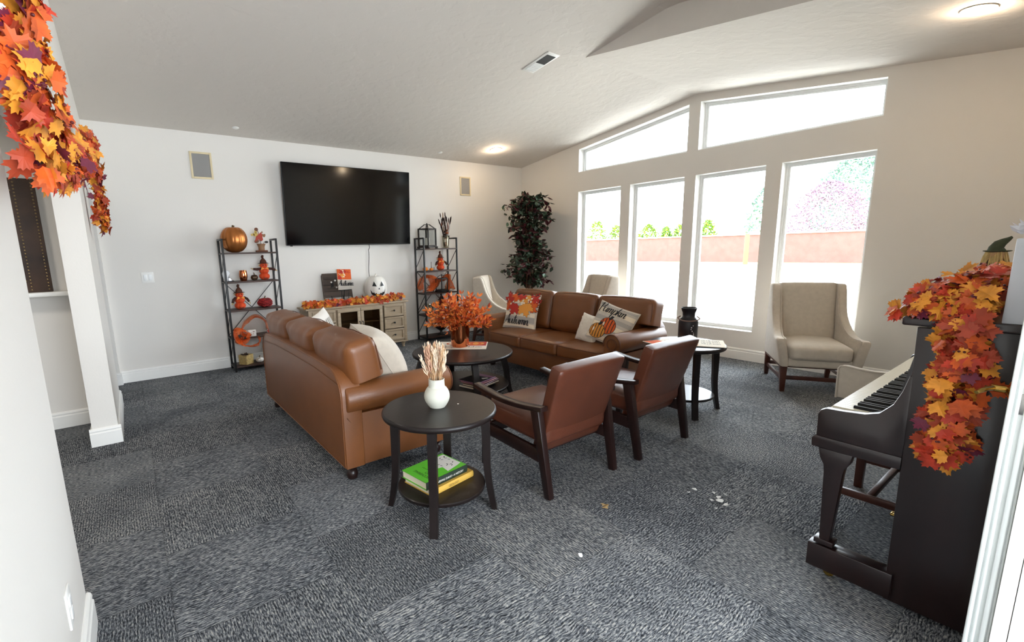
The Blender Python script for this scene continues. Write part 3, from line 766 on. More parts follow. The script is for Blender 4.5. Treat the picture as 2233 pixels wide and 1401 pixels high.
mb = MB(); mb.box((1.945, .047, 1.45), (.08, .030, 2.9)); mb.box((1.945, -.055, 1.45), (.03, .17, 2.9)); struct(mb.build('trim_1', M_wall, smooth=0))
# ================================================================ DECOR: leaves, pumpkins, pillows
rnd = random.Random(11)
M_leafs = [mat('orange silk leaf', (200, 84, 26), .6, var=.35, vscale=22), mat('amber silk leaf', (216, 140, 42), .6, var=.28, vscale=22), mat('red orange silk leaf', (182, 54, 30), .6, var=.35, vscale=22),
           mat('burgundy silk leaf', (104, 26, 52), .6, var=.2, vscale=25), mat('rust silk leaf', (160, 58, 28), .6, var=.2, vscale=25)]
M_vine = mat('brown vine', (70, 45, 28), .8)
LEAF = [(0, 1), (.10, .80), (.21, .82), (.17, .62), (.30, .60), (.52, .68), (.48, .56), (.56, .50), (.42, .36), (.50, .24), (.40, .20), (.42, .08), (.22, .10), (.05, .02)]
LEAFP = LEAF+[(0, -.02)]+[(-x, y) for x, y in reversed(LEAF[1:])]
def leaf(mb, pos, nrm, tip, size, mi, cup=.25):
    """maple leaf at pos; tip = direction of the point, nrm = facing"""
    z = Vector(nrm).normalized(); y = Vector(tip); y = (y-z*y.dot(z))
    if y.length < 1e-4: y = z.orthogonal()
    y.normalize(); x = y.cross(z)
    def P(u, v):
        w = cup*(.5*abs(u)**1.5 - .35*(v-.4)**2) * size
        return Vector(pos)+x*u*size+y*(v-.1)*size+z*w
    vs = [P(0, .42)]+[P(u, v) for u, v in LEAFP]; n = len(LEAFP)
    mb.add(vs, [(0, 1+i, 1+(i+1) % n) for i in range(n)], mi)
def spline(pts, n):
    P = [Vector(p) for p in pts]; out = []
    for i in range(n+1):
        t = i/n*(len(P)-1); k = min(int(t), len(P)-2); u = t-k
        p0 = P[max(k-1, 0)]; p1 = P[k]; p2 = P[k+1]; p3 = P[min(k+2, len(P)-1)]
        out.append(.5*((2*p1)+(p2-p0)*u+(2*p0-5*p1+4*p2-p3)*u*u+(3*p1-p0-3*p2+p3)*u**3))
    return out
def garland(name, label, paths, seed, keep=None, weights=(5, 5, 4, 1.8, 3)):
    """paths: (points, n_leaves, radius, leaf size, face dir)"""
    r = random.Random(seed); t = thing(name, label, 'garland', paths[0][0][0])
    o = Vector(paths[0][0][0]); mb = MB(); vb = MB(); mb.M = vb.M = Matrix.Translation(-o); berries = MB(); berries.M = mb.M
    for pts, n, rad, size, face in paths:
        S = spline(pts, 60); vb.tube(S[::3], .004, 5)
        for k in range(n):
            c = S[r.randrange(61)]; d = Vector((r.gauss(0, 1), r.gauss(0, 1), r.gauss(0, 1))).normalized()
            if face is not None and d.dot(Vector(face)) < -.25: d = -d
            p = c+d*rad*r.uniform(.35, 1)
            if keep and not keep(p): continue
            nn = (d*.7+(Vector(face) if face is not None else Vector((0, 0, .3)))*.6+Vector((r.uniform(-.5, .5), r.uniform(-.5, .5), r.uniform(-.5, .5)))).normalized()
            tip = d*.8+Vector((r.uniform(-1, 1), r.uniform(-1, 1), r.uniform(-1.2, .6)))
            s = size*r.uniform(.7, 1.15)
            leaf(mb, p, nn, tip, s, r.choices(range(5), weights)[0], r.uniform(-.3, 1.0))
            if k % 14 == 0:
                for q in range(4): 
                    pp = p+Vector((r.uniform(-.015, .015), r.uniform(-.015, .015), r.uniform(-.02, .02)))
                    berries.lathe([(0, -.004), (.003, -.0025), (.004, 0), (.003, .0025), (0, .004)], pp, 8)
    mb.build('leaves', M_leafs, t, smooth='raw')['kind'] = 'stuff'
    vb.build('vine', M_vine, t)['kind'] = 'stuff'
    if berries.v: berries.build('berries', mat('dark red berry', (80, 16, 20), .35), t)['kind'] = 'stuff'
    return t
# left opening garland
garland('leaf_garland', 'long autumn maple leaf garland draped along the left opening', [
    ([(-.125, 1.446, 1.99), (-.125, 1.397, 1.869), (-.125, 1.35, 1.79), (-.125, 1.34, 1.73), (-.12, 1.40, 1.684), (-.12, 1.65, 1.676), (-.12, 2.275, 1.738)], 330, .062, .052, (1, -.25, 0)),
    ([(-.12, 2.1, 1.72), (-.12, 2.6, 1.79), (-.12, 3.2, 1.90), (-.12, 3.9, 2.08), (-.12, 4.5, 2.22), (-.12, 4.72, 2.12), (-.12, 4.82, 1.93), (-.12, 4.85, 1.76), (-.125, 4.85, 1.64)], 480, .075, .068, (1, -.25, 0)),
    ([(-.12, 2.4, 1.70), (-.12, 1.9, 1.63), (-.12, 1.55, 1.595), (-.12, 1.30, 1.585)], 130, .045, .052, (1, -.25, 0))], 3, keep=lambda p: p.x > -.15)
# cabinet top garland
garland('leaf_garland', 'orange maple leaf garland lying along the front edge of the media cabinet', [
    ([(1.80, 5.93, .715), (2.1, 5.92, .718), (2.4, 5.93, .715), (2.7, 5.91, .72), (2.95, 5.93, .715), (3.17, 5.95, .73)], 360, .055, .066, (0, -.6, .6))], 5, keep=lambda p: p.z > .685, weights=(5, 8, 2.2, .3, 2))
# piano garland
garland('leaf_garland', 'thick red and orange leaf garland heaped on the piano lid and hanging down its side', [
    ([(2.25, .33, 1.16), (2.26, .27, 1.19), (2.5, .25, 1.19), (2.8, .25, 1.19), (3.2, .26, 1.18), (3.55, .26, 1.17)], 560, .085, .056, (-.5, .3, .6)),
    ([(2.22, .375, 1.15), (2.20, .30, 1.17), (2.19, .22, 1.17)], 130, .06, .056, (-.6, .2, .6)),
    ([(2.20, .26, 1.15), (2.13, .24, 1.05), (2.135, .235, .92), (2.135, .245, .80), (2.135, .245, .68)], 300, .07, .056, (-1, .1, 0))], 9, keep=lambda p: p.z > 1.122 or p.x < 2.185)

# ---- pumpkins
def pumpkin(mb, c, r, h, ribs, depth=.07, mi=0, n=48, squash=.0, M=None):
    prof = []
    for k in range(17):
        a = -pi/2+pi*k/16; prof.append((max(1e-4, r*cos(a)**.8 if cos(a) > 0 else 0), h/2+h/2*sin(a)*(1-.10*max(0, sin(a))**6*(1 if abs(a) > 1.2 else 0))))
    prof[0] = (r*.25, .004*h); prof[-1] = (r*.12, h*.94)
    mb.lathe(prof, c, n, mi, M, lob=lambda a, z: 1-depth*(1-abs(sin(a*ribs/2))**.7))
def stem(mb, p, h, r=.012, bend=(.01, .004), mi=0):
    mb.tube([Vector(p), Vector(p)+Vector((bend[0]*.3, bend[1]*.3, h*.5)), Vector(p)+Vector((bend[0], bend[1], h))], [r*1.3, r*.8, r], 7, mi)
M_copper = mat('copper paint', (180, 112, 58), .33, metal=.75, var=.15, vscale=6, stretch=(1, 1, .2))
M_coppermirror = mat('polished copper', (214, 128, 84), .08, metal=1)
M_stem = mat('dry stem', (96, 74, 44), .8)
M_wp = mat('white glazed pumpkin', (238, 234, 226), .35)
M_orangep = mat('orange fabric pumpkin', (214, 72, 24), .8, var=.15, vscale=20)
M_straw = mat('straw', (204, 176, 116), .8, var=.2, vscale=40)
M_plaid = mat('dark brown plaid cloth', (66, 34, 26), .9, var=.4, vscale=30)
M_hat = mat('brown felt', (84, 44, 26), .9, var=.3, vscale=25)
def at_shelf(x0, y0, k): return SZ[k]
t = thing('pumpkin', 'big shiny copper pumpkin on top of the left bookshelf', 'pumpkin', (1.068, 6.065, SZ[4]))
mb = MB(); pumpkin(mb, (0, 0, 0), .145, .30, 12, .09); mb.build('body', M_copper, t, smooth=60)
mb = MB(); stem(mb, (0, 0, .275), .035, .016); mb.build('stem', M_stem, t)
# scarecrow / turkey wooden cut-out planter on the top shelf
def disc(mb, c, r, mi=0, n=14, th=.008, sx=1, rot=0):
    mb.prism([(c[0]+r*sx*cos(a)*cos(rot)-r*sin(a)*sin(rot), c[1]+r*sx*cos(a)*sin(rot)+r*sin(a)*cos(rot)) for a in [2*pi*i/n for i in range(n)]], -th/2, th/2, 'y', mi)
M_cut = [mat('mustard craft paint', (196, 166, 84), .6), mat('red craft paint', (170, 56, 34), .6), mat('brown craft paint', (110, 62, 34), .6), mat('tan craft paint', (150, 112, 80), .6), mat('dark craft paint', (46, 36, 28), .6)]
t = thing('scarecrow_planter', 'small scarecrow ornament leaping above a carved pot, right of the copper pumpkin', 'ornament', (1.362, 6.06, SZ[4]))
mb = MB(); mb.box((0, 0, .011), (.135, .05, .022), .008); mb.build('base', M_cut[2], t)
mb = MB(); mb.lathe([(.035, .02), (.036, .06), (.045, .085), (.052, .098), (.044, .098), (.03, .06), (0, .06)], n=20); mb.build('pot', M_cut[3], t)
mb = MB(); mb.tube([(.0, 0, .08), (-.01, 0, .13)], .003, 5, 4); mb.tube([(.02, 0, .08), (.035, 0, .12), (.05, 0, .115)], .0025, 5, 4); disc(mb, (.062, .118), .014, 4, sx=1.5)
mb.prism([(-.07, .12), (-.02, .15), (.01, .13), (.025, .145), (.02, .21), (.01, .235), (-.05, .185), (-.055, .16)], -.006, .006, 'y', 1); disc(mb, (-.047, .128), .02, 2, sx=1.4, rot=.4); disc(mb, (0, .145), .018, 2); disc(mb, (.028, .2), .016, 3, sx=.7); disc(mb, (.045, .195), .012, 3, sx=1.8, rot=1.2); disc(mb, (.022, .235), .012, 3, sx=.7)
disc(mb, (-.052, .208), .026, 0); disc(mb, (-.085, .205), .014, 0, sx=1.6); disc(mb, (-.048, .24), .016, 0); disc(mb, (-.04, .268), .021, 2); mb.tube([(-.03, 0, .26), (-.018, 0, .23), (-.02, 0, .20)], .004, 5, 2)
mb.build('figure', M_cut, t)
# silver and white folded mask-like ornament
t = thing('paper_ornament', 'silver and white folded star ornament at the left end of the second shelf', 'ornament', (.955, 6.09, SZ[3]))
mb = MB(); mb.prism([(-.03, .0), (.03, 0), (.038, .012), (.008, .05), (.035, .09), (.02, .125), (-.03, .135), (-.05, .09), (-.045, .06)], -.03, .03, 'y', bev=.012); mb.build('body', mat('white satin paper', (232, 232, 234), .35), t, smooth=30)
mb = MB(); mb.prism([(0.0, .002), (.075, .002), (.05, .03), (.015, .055)], -.04, -.008, 'y', bev=.006); mb.build('silver_flap', mat('silver foil', (190, 190, 194), .2, metal=1), t, smooth=30)
t = thing('tumbler', 'copper hammered stemless tumbler on the second shelf of the left bookshelf', 'tumbler', (1.123, 6.04, SZ[3]))
mb = MB(); mb.lathe([(0, 0), (.03, .001), (.038, .012), (.045, .045), (.046, .075), (.042, .105), (.038, .125), (.036, .125), (.04, .105), (.043, .07), (.036, .02), (0, .012)], n=32); mb.build('cup', M_coppermirror, t)
t = thing('gourd_jar', 'small dark bronze gourd beside the copper tumbler', 'gourd', (1.243, 6.04, SZ[3]))
mb = MB(); pumpkin(mb, (0, 0, 0), .041, .068, 7, .1); mb.build('body', mat('dark bronze glaze', (84, 66, 48), .25, metal=.5, var=.3, vscale=20), t, smooth=60)
mb = MB(); mb.tube([(0, 0, .062), (.002, 0, .082), (-.008, 0, .094)], [.007, .006, .004], 6); mb.tube([(.01, 0, .065), (.03, -.01, .058)], [.006, .002], 5); mb.build('stem', M_stem, t)

def pumpkin_scarecrow(label, loc, s=1, pose='wide', rz=0, tiers=2, hat=M_hat, body=M_orangep):
    t = thing('pumpkin_scarecrow', label, 'scarecrow', loc, rz, 'stacked pumpkin scarecrow figures')
    mb = MB(); pumpkin(mb, (0, 0, 0), .062*s, .085*s, 6, .10)
    mb.build('lower_pumpkin', body, t, smooth=60)
    mb = MB(); pumpkin(mb, (0, 0, .068*s), .056*s, .085*s, 6, .10); mb.build('upper_pumpkin', body, t, smooth=60)
    mb = MB(); pumpkin(mb, (0, 0, .138*s), .044*s, .07*s, 6, .06); mb.build('head', body, t, smooth=60)
    mb = MB()   # face and stitched smile
    for x in (-.014, .016): mb.prism([((x-.007)*s, .172*s), ((x+.007)*s, .172*s), (x*s, .186*s)], -.048*s, -.038*s, 'y')
    mb.prism([(-.026*s, .03*s), (-.012*s, .022*s), (.012*s, .022*s), (.026*s, .03*s), (.012*s, .014*s), (-.012*s, .014*s)], -.063*s, -.052*s, 'y')
    mb.build('face', M_black, t)
    mb = MB(); mb.lathe([(.064*s, .196*s), (.05*s, .202*s), (.036*s, .206*s), (.034*s, .225*s), (.022*s, .245*s), (.008*s, .262*s), (0, .266*s)], n=20, lob=lambda a, z: 1+.10*sin(a*2+1))
    mb.tube([(0, 0, .255*s), (-.006*s, 0, .275*s), (.004*s, 0, .295*s)], [.012*s, .016*s, .013*s], 7); mb.build('hat', hat, t, smooth=50)
    for sx in (-1, 1):
        if pose == 'wide': P = [(sx*.035*s, -.02*s, .135*s), (sx*.085*s, -.03*s, .13*s), (sx*.125*s, -.03*s, (.135 if sx < 0 else .115)*s)]
        else: P = [(sx*.045*s, -.01*s, .14*s), (sx*.075*s, -.03*s, .12*s), (sx*.092*s, -.045*s, .085*s)]
        mb = MB(); mb.tube(P, [.015*s, .016*s, .014*s], 8); a = mb.build('arm', M_plaid, t)
        e = Vector(P[-1]); d = (e-Vector(P[-2])).normalized(); mb = MB()
        for q in range(7): mb.tube([e, e+d*.022*s+Vector((rnd.uniform(-.01, .01), rnd.uniform(-.01, .01), rnd.uniform(-.01, .01)))*s], [.004*s, .001*s], 4)
        mb.build('straw_hand', M_straw, a)
    mb = MB()
    for q in range(26):
        a = rnd.uniform(-.6, pi+.6); p = Vector((.042*cos(a), .02*sin(a)+.005, .19))*s
        mb.tube([p, p+Vector((.018*cos(a), rnd.uniform(-.02, .01), rnd.uniform(-.03, -.008)))*s], [.003*s, .001*s], 4)
    mb.build('straw_hair', M_straw, t)['kind'] = 'stuff'
    mb = MB()
    for sx in (-1, 1): mb.prism([(0, .138*s), (sx*.035*s, .155*s), (sx*.045*s, .12*s)], -.06*s, -.052*s, 'y')
    mb.build('bow_tie', mat('orange ribbon', (236, 140, 44), .5), t)
    return t
pumpkin_scarecrow('orange pumpkin scarecrow with arms spread wide on the left bookshelf second shelf', (1.362, 6.05, SZ[3]), 1.0, 'wide', 0)
pumpkin_scarecrow('orange pumpkin scarecrow with arms down on the left bookshelf third shelf', (1.055, 6.04, SZ[2]), 1.0, 'down', .1)
pumpkin_scarecrow('orange pumpkin scarecrow on the second shelf of the right bookshelf', (3.925, 6.05, SZ[3]), .98, 'down', -.2)
pumpkin_scarecrow('dark red pumpkin scarecrow half hidden by leaves on the right bookshelf', (3.93, 6.06, SZ[1]), 1.05, 'down', 0, hat=M_plaid, body=mat('dark red fabric', (128, 34, 26), .85))
t = thing('pumpkin', 'red woven rattan pumpkin on the left bookshelf third shelf', 'pumpkin', (1.338, 6.05, SZ[2]))
mb = MB(); pumpkin(mb, (0, 0, 0), .083, .112, 10, .05)
mb.build('body', mat('dark red rattan core', (120, 22, 24), .8), t, smooth=60)
mb = MB()
for k in range(120):
    z = rnd.uniform(.1, .95); a = rnd.uniform(0, 2*pi); rr = .083*sqrt(max(0, 1-(2*z-1)**2))**.8+.001
    b = a+rnd.uniform(.2, .5); z2 = min(.97, max(.05, z+rnd.uniform(-.15, .15))); r2 = .083*sqrt(max(0, 1-(2*z2-1)**2))**.8+.001
    mm = (a+b)/2; zz = (z+z2)/2; r3 = .083*sqrt(max(0, 1-(2*zz-1)**2))**.8+.006
    mb.tube([(rr*cos(a), rr*sin(a), z*.112), (r3*cos(mm), r3*sin(mm), zz*.112), (r2*cos(b), r2*sin(b), z2*.112)], .0035, 5)
mb.build('woven_strands', mat('red rattan', (176, 34, 34), .6), t)['kind'] = 'stuff'
mb = MB(); stem(mb, (0, 0, .105), .03, .008); mb.build('stem', M_stem, t)
# translucent mesh ribbon
def tulle_mat():
    m, t, b = nt('orange deco mesh'); out = t.nodes['Material Output']; b.inputs['Base Color'].default_value = (*lin((236, 104, 40)), 1); b.inputs['Roughness'].default_value = .35
    tr = nd(t, 'ShaderNodeBsdfTransparent'); tr.inputs[0].default_value = (1, .72, .55, 1); mx = nd(t, 'ShaderNodeMixShader')
    tc = nd(t, 'ShaderNodeTexCoord'); wv = nd(t, 'ShaderNodeTexNoise'); wv.inputs['Scale'].default_value = 60; ln(t, tc, 'Object', wv, 'Vector')
    r = nd(t, 'ShaderNodeMapRange'); r.inputs['From Min'].default_value = .3; r.inputs['From Max'].default_value = .7; r.inputs['To Min'].default_value = .35; r.inputs['To Max'].default_value = .75
    ln(t, wv, 'Fac', r, 'Value'); ln(t, r, 'Result', mx, 0); ln(t, tr, 0, mx, 1); ln(t, b, 0, mx, 2); ln(t, mx, 0, out, 0); return m
M_tulle = tulle_mat()
def ribbon(mb, path, width, wob=.02, seed=1):
    r = random.Random(seed); S = spline(path, 50); ph = [r.uniform(0, 6) for _ in range(6)]
    def fn(u, v):
        p = S[int(round(u*50))]; w = (v-.5)*width*(.75+.25*sin(u*9+ph[0]))
        return p+Vector((wob*sin(u*14+v*5+ph[1]), w+.3*wob*sin(v*9+u*20+ph[2]), wob*.8*cos(v*7+u*17+ph[3])))
    mb.grid(fn, 50, 10)
t = thing('mesh_ribbon', 'crumpled sheer orange mesh ribbon spilling off the fourth shelf of the left bookshelf', 'ribbon', (1.15, 6.05, SZ[1]))
mb = MB(); mb.M = Matrix.Translation((-1.15, -6.05, -SZ[1]))
ribbon(mb, [(1.36, 6.05, .43), (1.33, 6.06, .56), (1.20, 6.05, .635), (1.08, 6.02, .57), (1.03, 6.0, .46), (1.05, 6.0, .43)], .26, .02, 2)
ribbon(mb, [(1.10, 5.98, .44), (.98, 5.93, .51), (.95, 5.90, .42), (.99, 5.89, .36), (1.09, 5.90, .40), (1.06, 5.92, .45)], .20, .03, 5)
ribbon(mb, [(1.02, 5.9, .42), (1.0, 5.88, .34), (1.10, 5.87, .30), (1.19, 5.89, .33), (1.2, 5.9, .40)], .10, .012, 8)
mb.build('mesh', M_tulle, t, smooth=180)
t = thing('mesh_ribbon', 'sheer orange mesh ribbon bunched around the black lantern on the right bookshelf', 'ribbon', (3.88, 6.12, SZ[2]))
mb = MB(); mb.M = Matrix.Translation((-3.88, -6.12, -SZ[2]))
ribbon(mb, [(3.62, 6.1, .76), (3.60, 6.1, .90), (3.70, 6.12, .98), (3.80, 6.1, .95), (3.78, 6.08, .80), (3.66, 6.05, .78)], .24, .03, 12)
ribbon(mb, [(3.78, 6.15, .78), (3.9, 6.16, .88), (4.02, 6.15, .92), (4.09, 6.12, .98), (4.13, 6.1, .88), (4.10, 6.08, .76)], .22, .03, 15)
ribbon(mb, [(3.98, 6.03, .76), (4.04, 6.0, .80), (4.11, 6.0, .785), (4.13, 6.05, .755)], .10, .01, 18)
mb.build('mesh', M_tulle, t, smooth=180)
def smallprint(mb, cx, cz, w, h, y, n, mi, seed=1):
    r = random.Random(seed)
    for k in range(n):
        x = cx+r.uniform(-.4, .4)*w; z = cz+r.uniform(-.4, .4)*h; s = r.uniform(.1, .25)
        mb.prism([(x-s*w, z-.05*h), (x+s*w, z-.02*h), (x+s*w*.6, z+s*h*.5), (x-s*w*.5, z+s*h*.6)], y-.001, y, 'y', mi)
t = thing('small_sign', 'small white block sign with a printed picture in front of the orange mesh', 'sign', (1.135, 5.955, SZ[1]+.0))
mb = MB(); mb.box((0, 0, .040), (.09, .022, .078), .003); mb.box((-.052, .012, .040), (.02, .022, .07), .003); smallprint(mb, 0, .042, .055, .05, -.0112, 7, 1, 4); mb.build('block', [M_wp, mat('printed brown', (150, 90, 80), .6)], t)
t = thing('paper_card', 'white paper card leaning at the back of the fourth shelf, left bookshelf', 'card', (1.40, 6.12, SZ[1]))
mb = MB(); mb.box((0, 0, .072), (.12, .006, .142), .001, rx=radians(-8)); mb.build('card', M_trim, t)
mb = MB(); mb.box((-.03, .0, .145), (.02, .012, .006), .001); mb.tube([(-.055, 0, .13), (-.06, 0, .155), (-.05, 0, .16), (-.045, 0, .135)], .0015, 5); mb.build('clip', M_steel, t)
t = thing('leaf_pick', 'little red leaf pick lying beside the white card', 'leaf pick', (1.385, 5.99, SZ[1]))
mb = MB()
for k in range(7): leaf(mb, (rnd.uniform(-.04, .02), rnd.uniform(-.02, .02), .015+.01*k*.6), (rnd.uniform(-.5, .5), -1, .6), (rnd.uniform(-1, 1), 0, rnd.uniform(-.2, 1)), .05, rnd.choice((0, 2, 4)))
mb.build('leaves', M_leafs, t, smooth='raw'); mb = MB(); mb.tube([(-.04, 0, .01), (.03, 0, .012), (.06, .01, .008)], .004, 5); mb.build('twig', M_vine, t)
# bottom shelf: woven basket, white pumpkin, turkey cut-out
t = thing('woven_basket', 'small square woven straw basket on the bottom of the left bookshelf', 'basket', (1.055, 6.04, SZ[0]), radians(38))
mb = MB()
for k in range(8):
    z = .006+.0145*k
    for (x, y, dx, dy) in ((0, -.055, .118, .008), (0, .055, .118, .008), (-.055, 0, .008, .118), (.055, 0, .008, .118)): mb.box((x*(1+.003*k), y*(1+.003*k), z), (dx+.002*(k % 2), dy+.002*(k % 2), .012), .003, 1)
mb.box((0, 0, .004), (.11, .11, .006)); mb.build('weave', M_straw, t)
mb = MB()
for k in range(9): mb.tube([(rnd.uniform(-.04, .04), rnd.uniform(-.04, .04), .09), (rnd.uniform(-.045, .045), rnd.uniform(-.045, .045), .125)], [.014, .006], 6)
mb.build('potpourri', mat('dark potpourri', (52, 34, 26), .9), t)['kind'] = 'stuff'
t = thing('pumpkin', 'mini white pumpkin beside the straw basket', 'pumpkin', (1.205, 6.02, SZ[0]))
mb = MB(); pumpkin(mb, (0, 0, 0), .046, .064, 7, .12); mb.build('body', M_wp, t, smooth=60); mb = MB(); stem(mb, (-.005, -.005, .055), .026, .006); mb.prism([(-.03, .05), (-.005, .062), (-.005, .04), (-.015, .03)], -.035, -.031, 'y'); mb.build('stem', M_stem, t)
t = thing('turkey_ornament', 'painted wooden turkey ornament with fanned yellow feathers on the bottom shelf', 'ornament', (1.345, 6.03, SZ[0]))
mb = MB(); mb.box((0, 0, .008), (.11, .045, .016), .003); mb.build('base', M_cut[2], t)
mb = MB()
for k in range(7):
    a = radians(20+k*23); disc(mb, (-.0+.07*cos(a), .15+.075*sin(a)), .03, (0, 3, 0, 0, 3, 0, 0)[k], sx=.6, rot=a-pi/2)
disc(mb, (-.005, .15), .05, 4, sx=1, th=.016); disc(mb, (-.008, .147), .03, 2, th=.02); mb.prism([(.03, .16), (.06, .21), (.052, .235), (.036, .215), (.015, .185)], -.012, .012, 'y', 1); mb.prism([(-.08, .225), (-.03, .19), (-.045, .215), (-.035, .24), (-.055, .225), (-.06, .245)], -.009, .009, 'y', 4)
mb.tube([(-.01, 0, .10), (.0, 0, .02)], .005, 6, 1); mb.tube([(.02, 0, .105), (.03, 0, .02)], .005, 6, 1); disc(mb, (.01, .045), .036, 0, sx=1.2, th=.012); disc(mb, (.03, .075), .02, 1, th=.016)
mb.build('figure', M_cut, t)
# ---- on the cabinet
t = thing('plank_board', 'dark wood plank board with white knobs leaning on the wall on the cabinet', 'board', (2.335, 6.19, .676), radians(0))
mb = MB(); mb.M = Matrix.Rotation(radians(-11), 4, 'X')
for k in range(4): mb.box((0, .0, .135+.083*k), (.385, .016, .081), .002)
mb.box((-.197, 0, .2), (.014, .022, .40), .002); mb.box((.197, 0, .2), (.014, .022, .40), .002); mb.box((0, 0, .40), (.40, .022, .012), .002); mb.box((0, 0, .098), (.385, .022, .010), .002); mb.build('planks', mat('dark weathered planks', (80, 67, 58), .7, var=.35, vscale=8, stretch=(.3, 2, 3)), t)
mb = MB(); mb.M = Matrix.Rotation(radians(-11), 4, 'X'); mb.prism([(-.10, .23), (-.05, .24), (-.05, .30), (-.06, .31), (-.075, .31), (-.085, .25)], -.016, -.009, 'y'); mb.build('hook_plate', M_blackmetal, t)
for x, z in ((-.085, .30), (-.03, .32), (-.02, .225)):
    mb = MB(); mb.M = Matrix.Rotation(radians(-11), 4, 'X'); mb.lathe([(.006, -.0), (.006, .012), (.013, .018), (.012, .026), (0, .030)], n=12, M=Matrix.Translation((x, -.009, z)) @ Matrix.Rotation(radians(90), 4, 'X')); mb.build('knob', M_wp, t)
for x in (-.10, .06):
    mb = MB(); mb.M = Matrix.Rotation(radians(-11), 4, 'X'); mb.tube([(x, -.01, .11), (x, -.02, .08), (x-.01, -.04, .062), (x-.01, -.05, .075)], .005, 6); mb.build('hook', M_blackmetal, t)

# ---- brush lettering
GLY = {'a': ([[(.6, .85), (.35, 1), (.08, .6), (.1, .15), (.35, .03), (.58, .5), (.65, .98), (.65, .25), (.8, 0), (.95, .2)]], .92),
 'u': ([[(.0, .95), (.03, .4), (.22, .03), (.48, .25), (.62, .95), (.63, .3), (.78, 0), (.92, .2)]], .9),
 't': ([[(.28, 1.75), (.2, .35), (.33, 0), (.55, .15)], [(-.08, 1.2), (.6, 1.32)]], .55),
 'm': ([[(0, .95), (.03, .02)], [(.03, .5), (.24, .95), (.38, .8), (.4, .03)], [(.4, .5), (.6, .95), (.75, .8), (.76, .2), (.9, 0), (1.05, .2)]], 1.02),
 'n': ([[(0, .95), (.03, .02)], [(.03, .5), (.27, .95), (.42, .8), (.44, .2), (.58, 0), (.75, .22)]], .75),
 'p': ([[(.05, 1), (.0, -.75)], [(.03, .55), (.3, 1), (.55, .75), (.5, .2), (.2, .03)]], .66),
 'k': ([[(.05, 1.8), (.0, 0)], [(.5, .95), (.08, .45), (.3, .42), (.5, .03), (.66, .15)]], .66),
 'i': ([[(0, .95), (.0, .25), (.14, 0), (.28, .2)], [(.05, 1.35), (.09, 1.45)]], .32),
 'A': ([[(-.3, -.05), (-.05, .1), (.4, 1.0), (.72, 1.9), (.8, .9), (.9, 0)], [(.0, .55), (.45, .72), (1.05, .65)]], 1.08),
 'P': ([[(.12, 1.75), (.08, .9), (.02, -.15)], [(-.2, 1.35), (.1, 1.8), (.6, 1.85), (.75, 1.4), (.5, .95), (.08, .85)]], .75)}
def script(mb, text, mapfn, x0, z0, size, slant=.25, w=.10, mi=0):
    """brush script written as ribbons, mapfn(u,v)->point"""
    x = x0
    for ch in text:
        st, adv = GLY[ch]
        for s in st:
            S = spline([(a, b, 0) for a, b in s], max(6, 6*(len(s)-1)))
            P = [(x+(p.x+slant*p.y)*size, z0+p.y*size) for p in S]; vs = []; fs = []
            for i, (a, b) in enumerate(P):
                j = min(i+1, len(P)-1); k = max(i-1, 0); dx, dz = P[j][0]-P[k][0], P[j][1]-P[k][1]; L = sqrt(dx*dx+dz*dz) or 1
                down = .55+.75*max(0, -dz/L); hw = w*size*down*.5*(.6 if i in (0, len(P)-1) else 1)
                vs += [mapfn(a-dz/L*hw, b+dx/L*hw), mapfn(a+dz/L*hw, b-dx/L*hw)]
            for i in range(len(P)-1): fs.append((2*i, 2*i+1, 2*i+3, 2*i+2))
            mb.add(vs, fs, mi)
        x += adv*size
    return x
def decal(mb, pts, mapfn, mi, cuts=1):
    b = bmesh.new(); vs = [b.verts.new((p[0], p[1], 0)) for p in pts]
    f = b.faces.new(vs); bmesh.ops.triangulate(b, faces=[f])
    for _ in range(cuts): bmesh.ops.subdivide_edges(b, edges=b.edges[:], cuts=1, use_grid_fill=False); bmesh.ops.triangulate(b, faces=b.faces[:])
    b.verts.index_update()
    mb.add([mapfn(v.co.x, v.co.y) for v in b.verts], [[v.index for v in f.verts] for f in b.faces], mi); b.free()
def leafpts(cx, cy, s, rot, grow=0):
    return [(cx+(u*cos(rot)-(v-.45)*sin(rot))*s*(1+grow), cy+(u*sin(rot)+(v-.45)*cos(rot))*s*(1+grow)) for u, v in LEAFP]
def ell(cx, cy, rx, ry, n=18, rot=0): return [(cx+rx*cos(a)*cos(rot)-ry*sin(a)*sin(rot), cy+rx*cos(a)*sin(rot)+ry*sin(a)*cos(rot)) for a in [2*pi*i/n for i in range(n)]]
M_ink = mat('black ink', (22, 20, 20), .7)
M_prints = [M_linen, M_ink, mat('print red', (182, 48, 36), .85), mat('print amber', (226, 150, 62), .85), mat('print orange', (214, 92, 34), .85), mat('print grey plank', (176, 168, 158), .9), mat('print pale', (238, 222, 196), .9)]
def block_text(mb, text, M, size, mi=0, align='LEFT', squeeze=1):
    cu = bpy.data.curves.new('tmp', 'FONT'); cu.body = text; cu.size = size; cu.align_x = align; cu.resolution_u = 3
    o = bpy.data.objects.new('tmp', cu); C.objects.link(o); bpy.context.view_layer.update()
    me = bpy.data.meshes.new_from_object(o.evaluated_get(bpy.context.evaluated_depsgraph_get()))
    mb.add([Vector((v.co.x*squeeze, v.co.y, 0)) for v in me.vertices], [tuple(p.vertices) for p in me.polygons], mi, M)
    bpy.data.objects.remove(o); bpy.data.curves.remove(cu); bpy.data.meshes.remove(me)
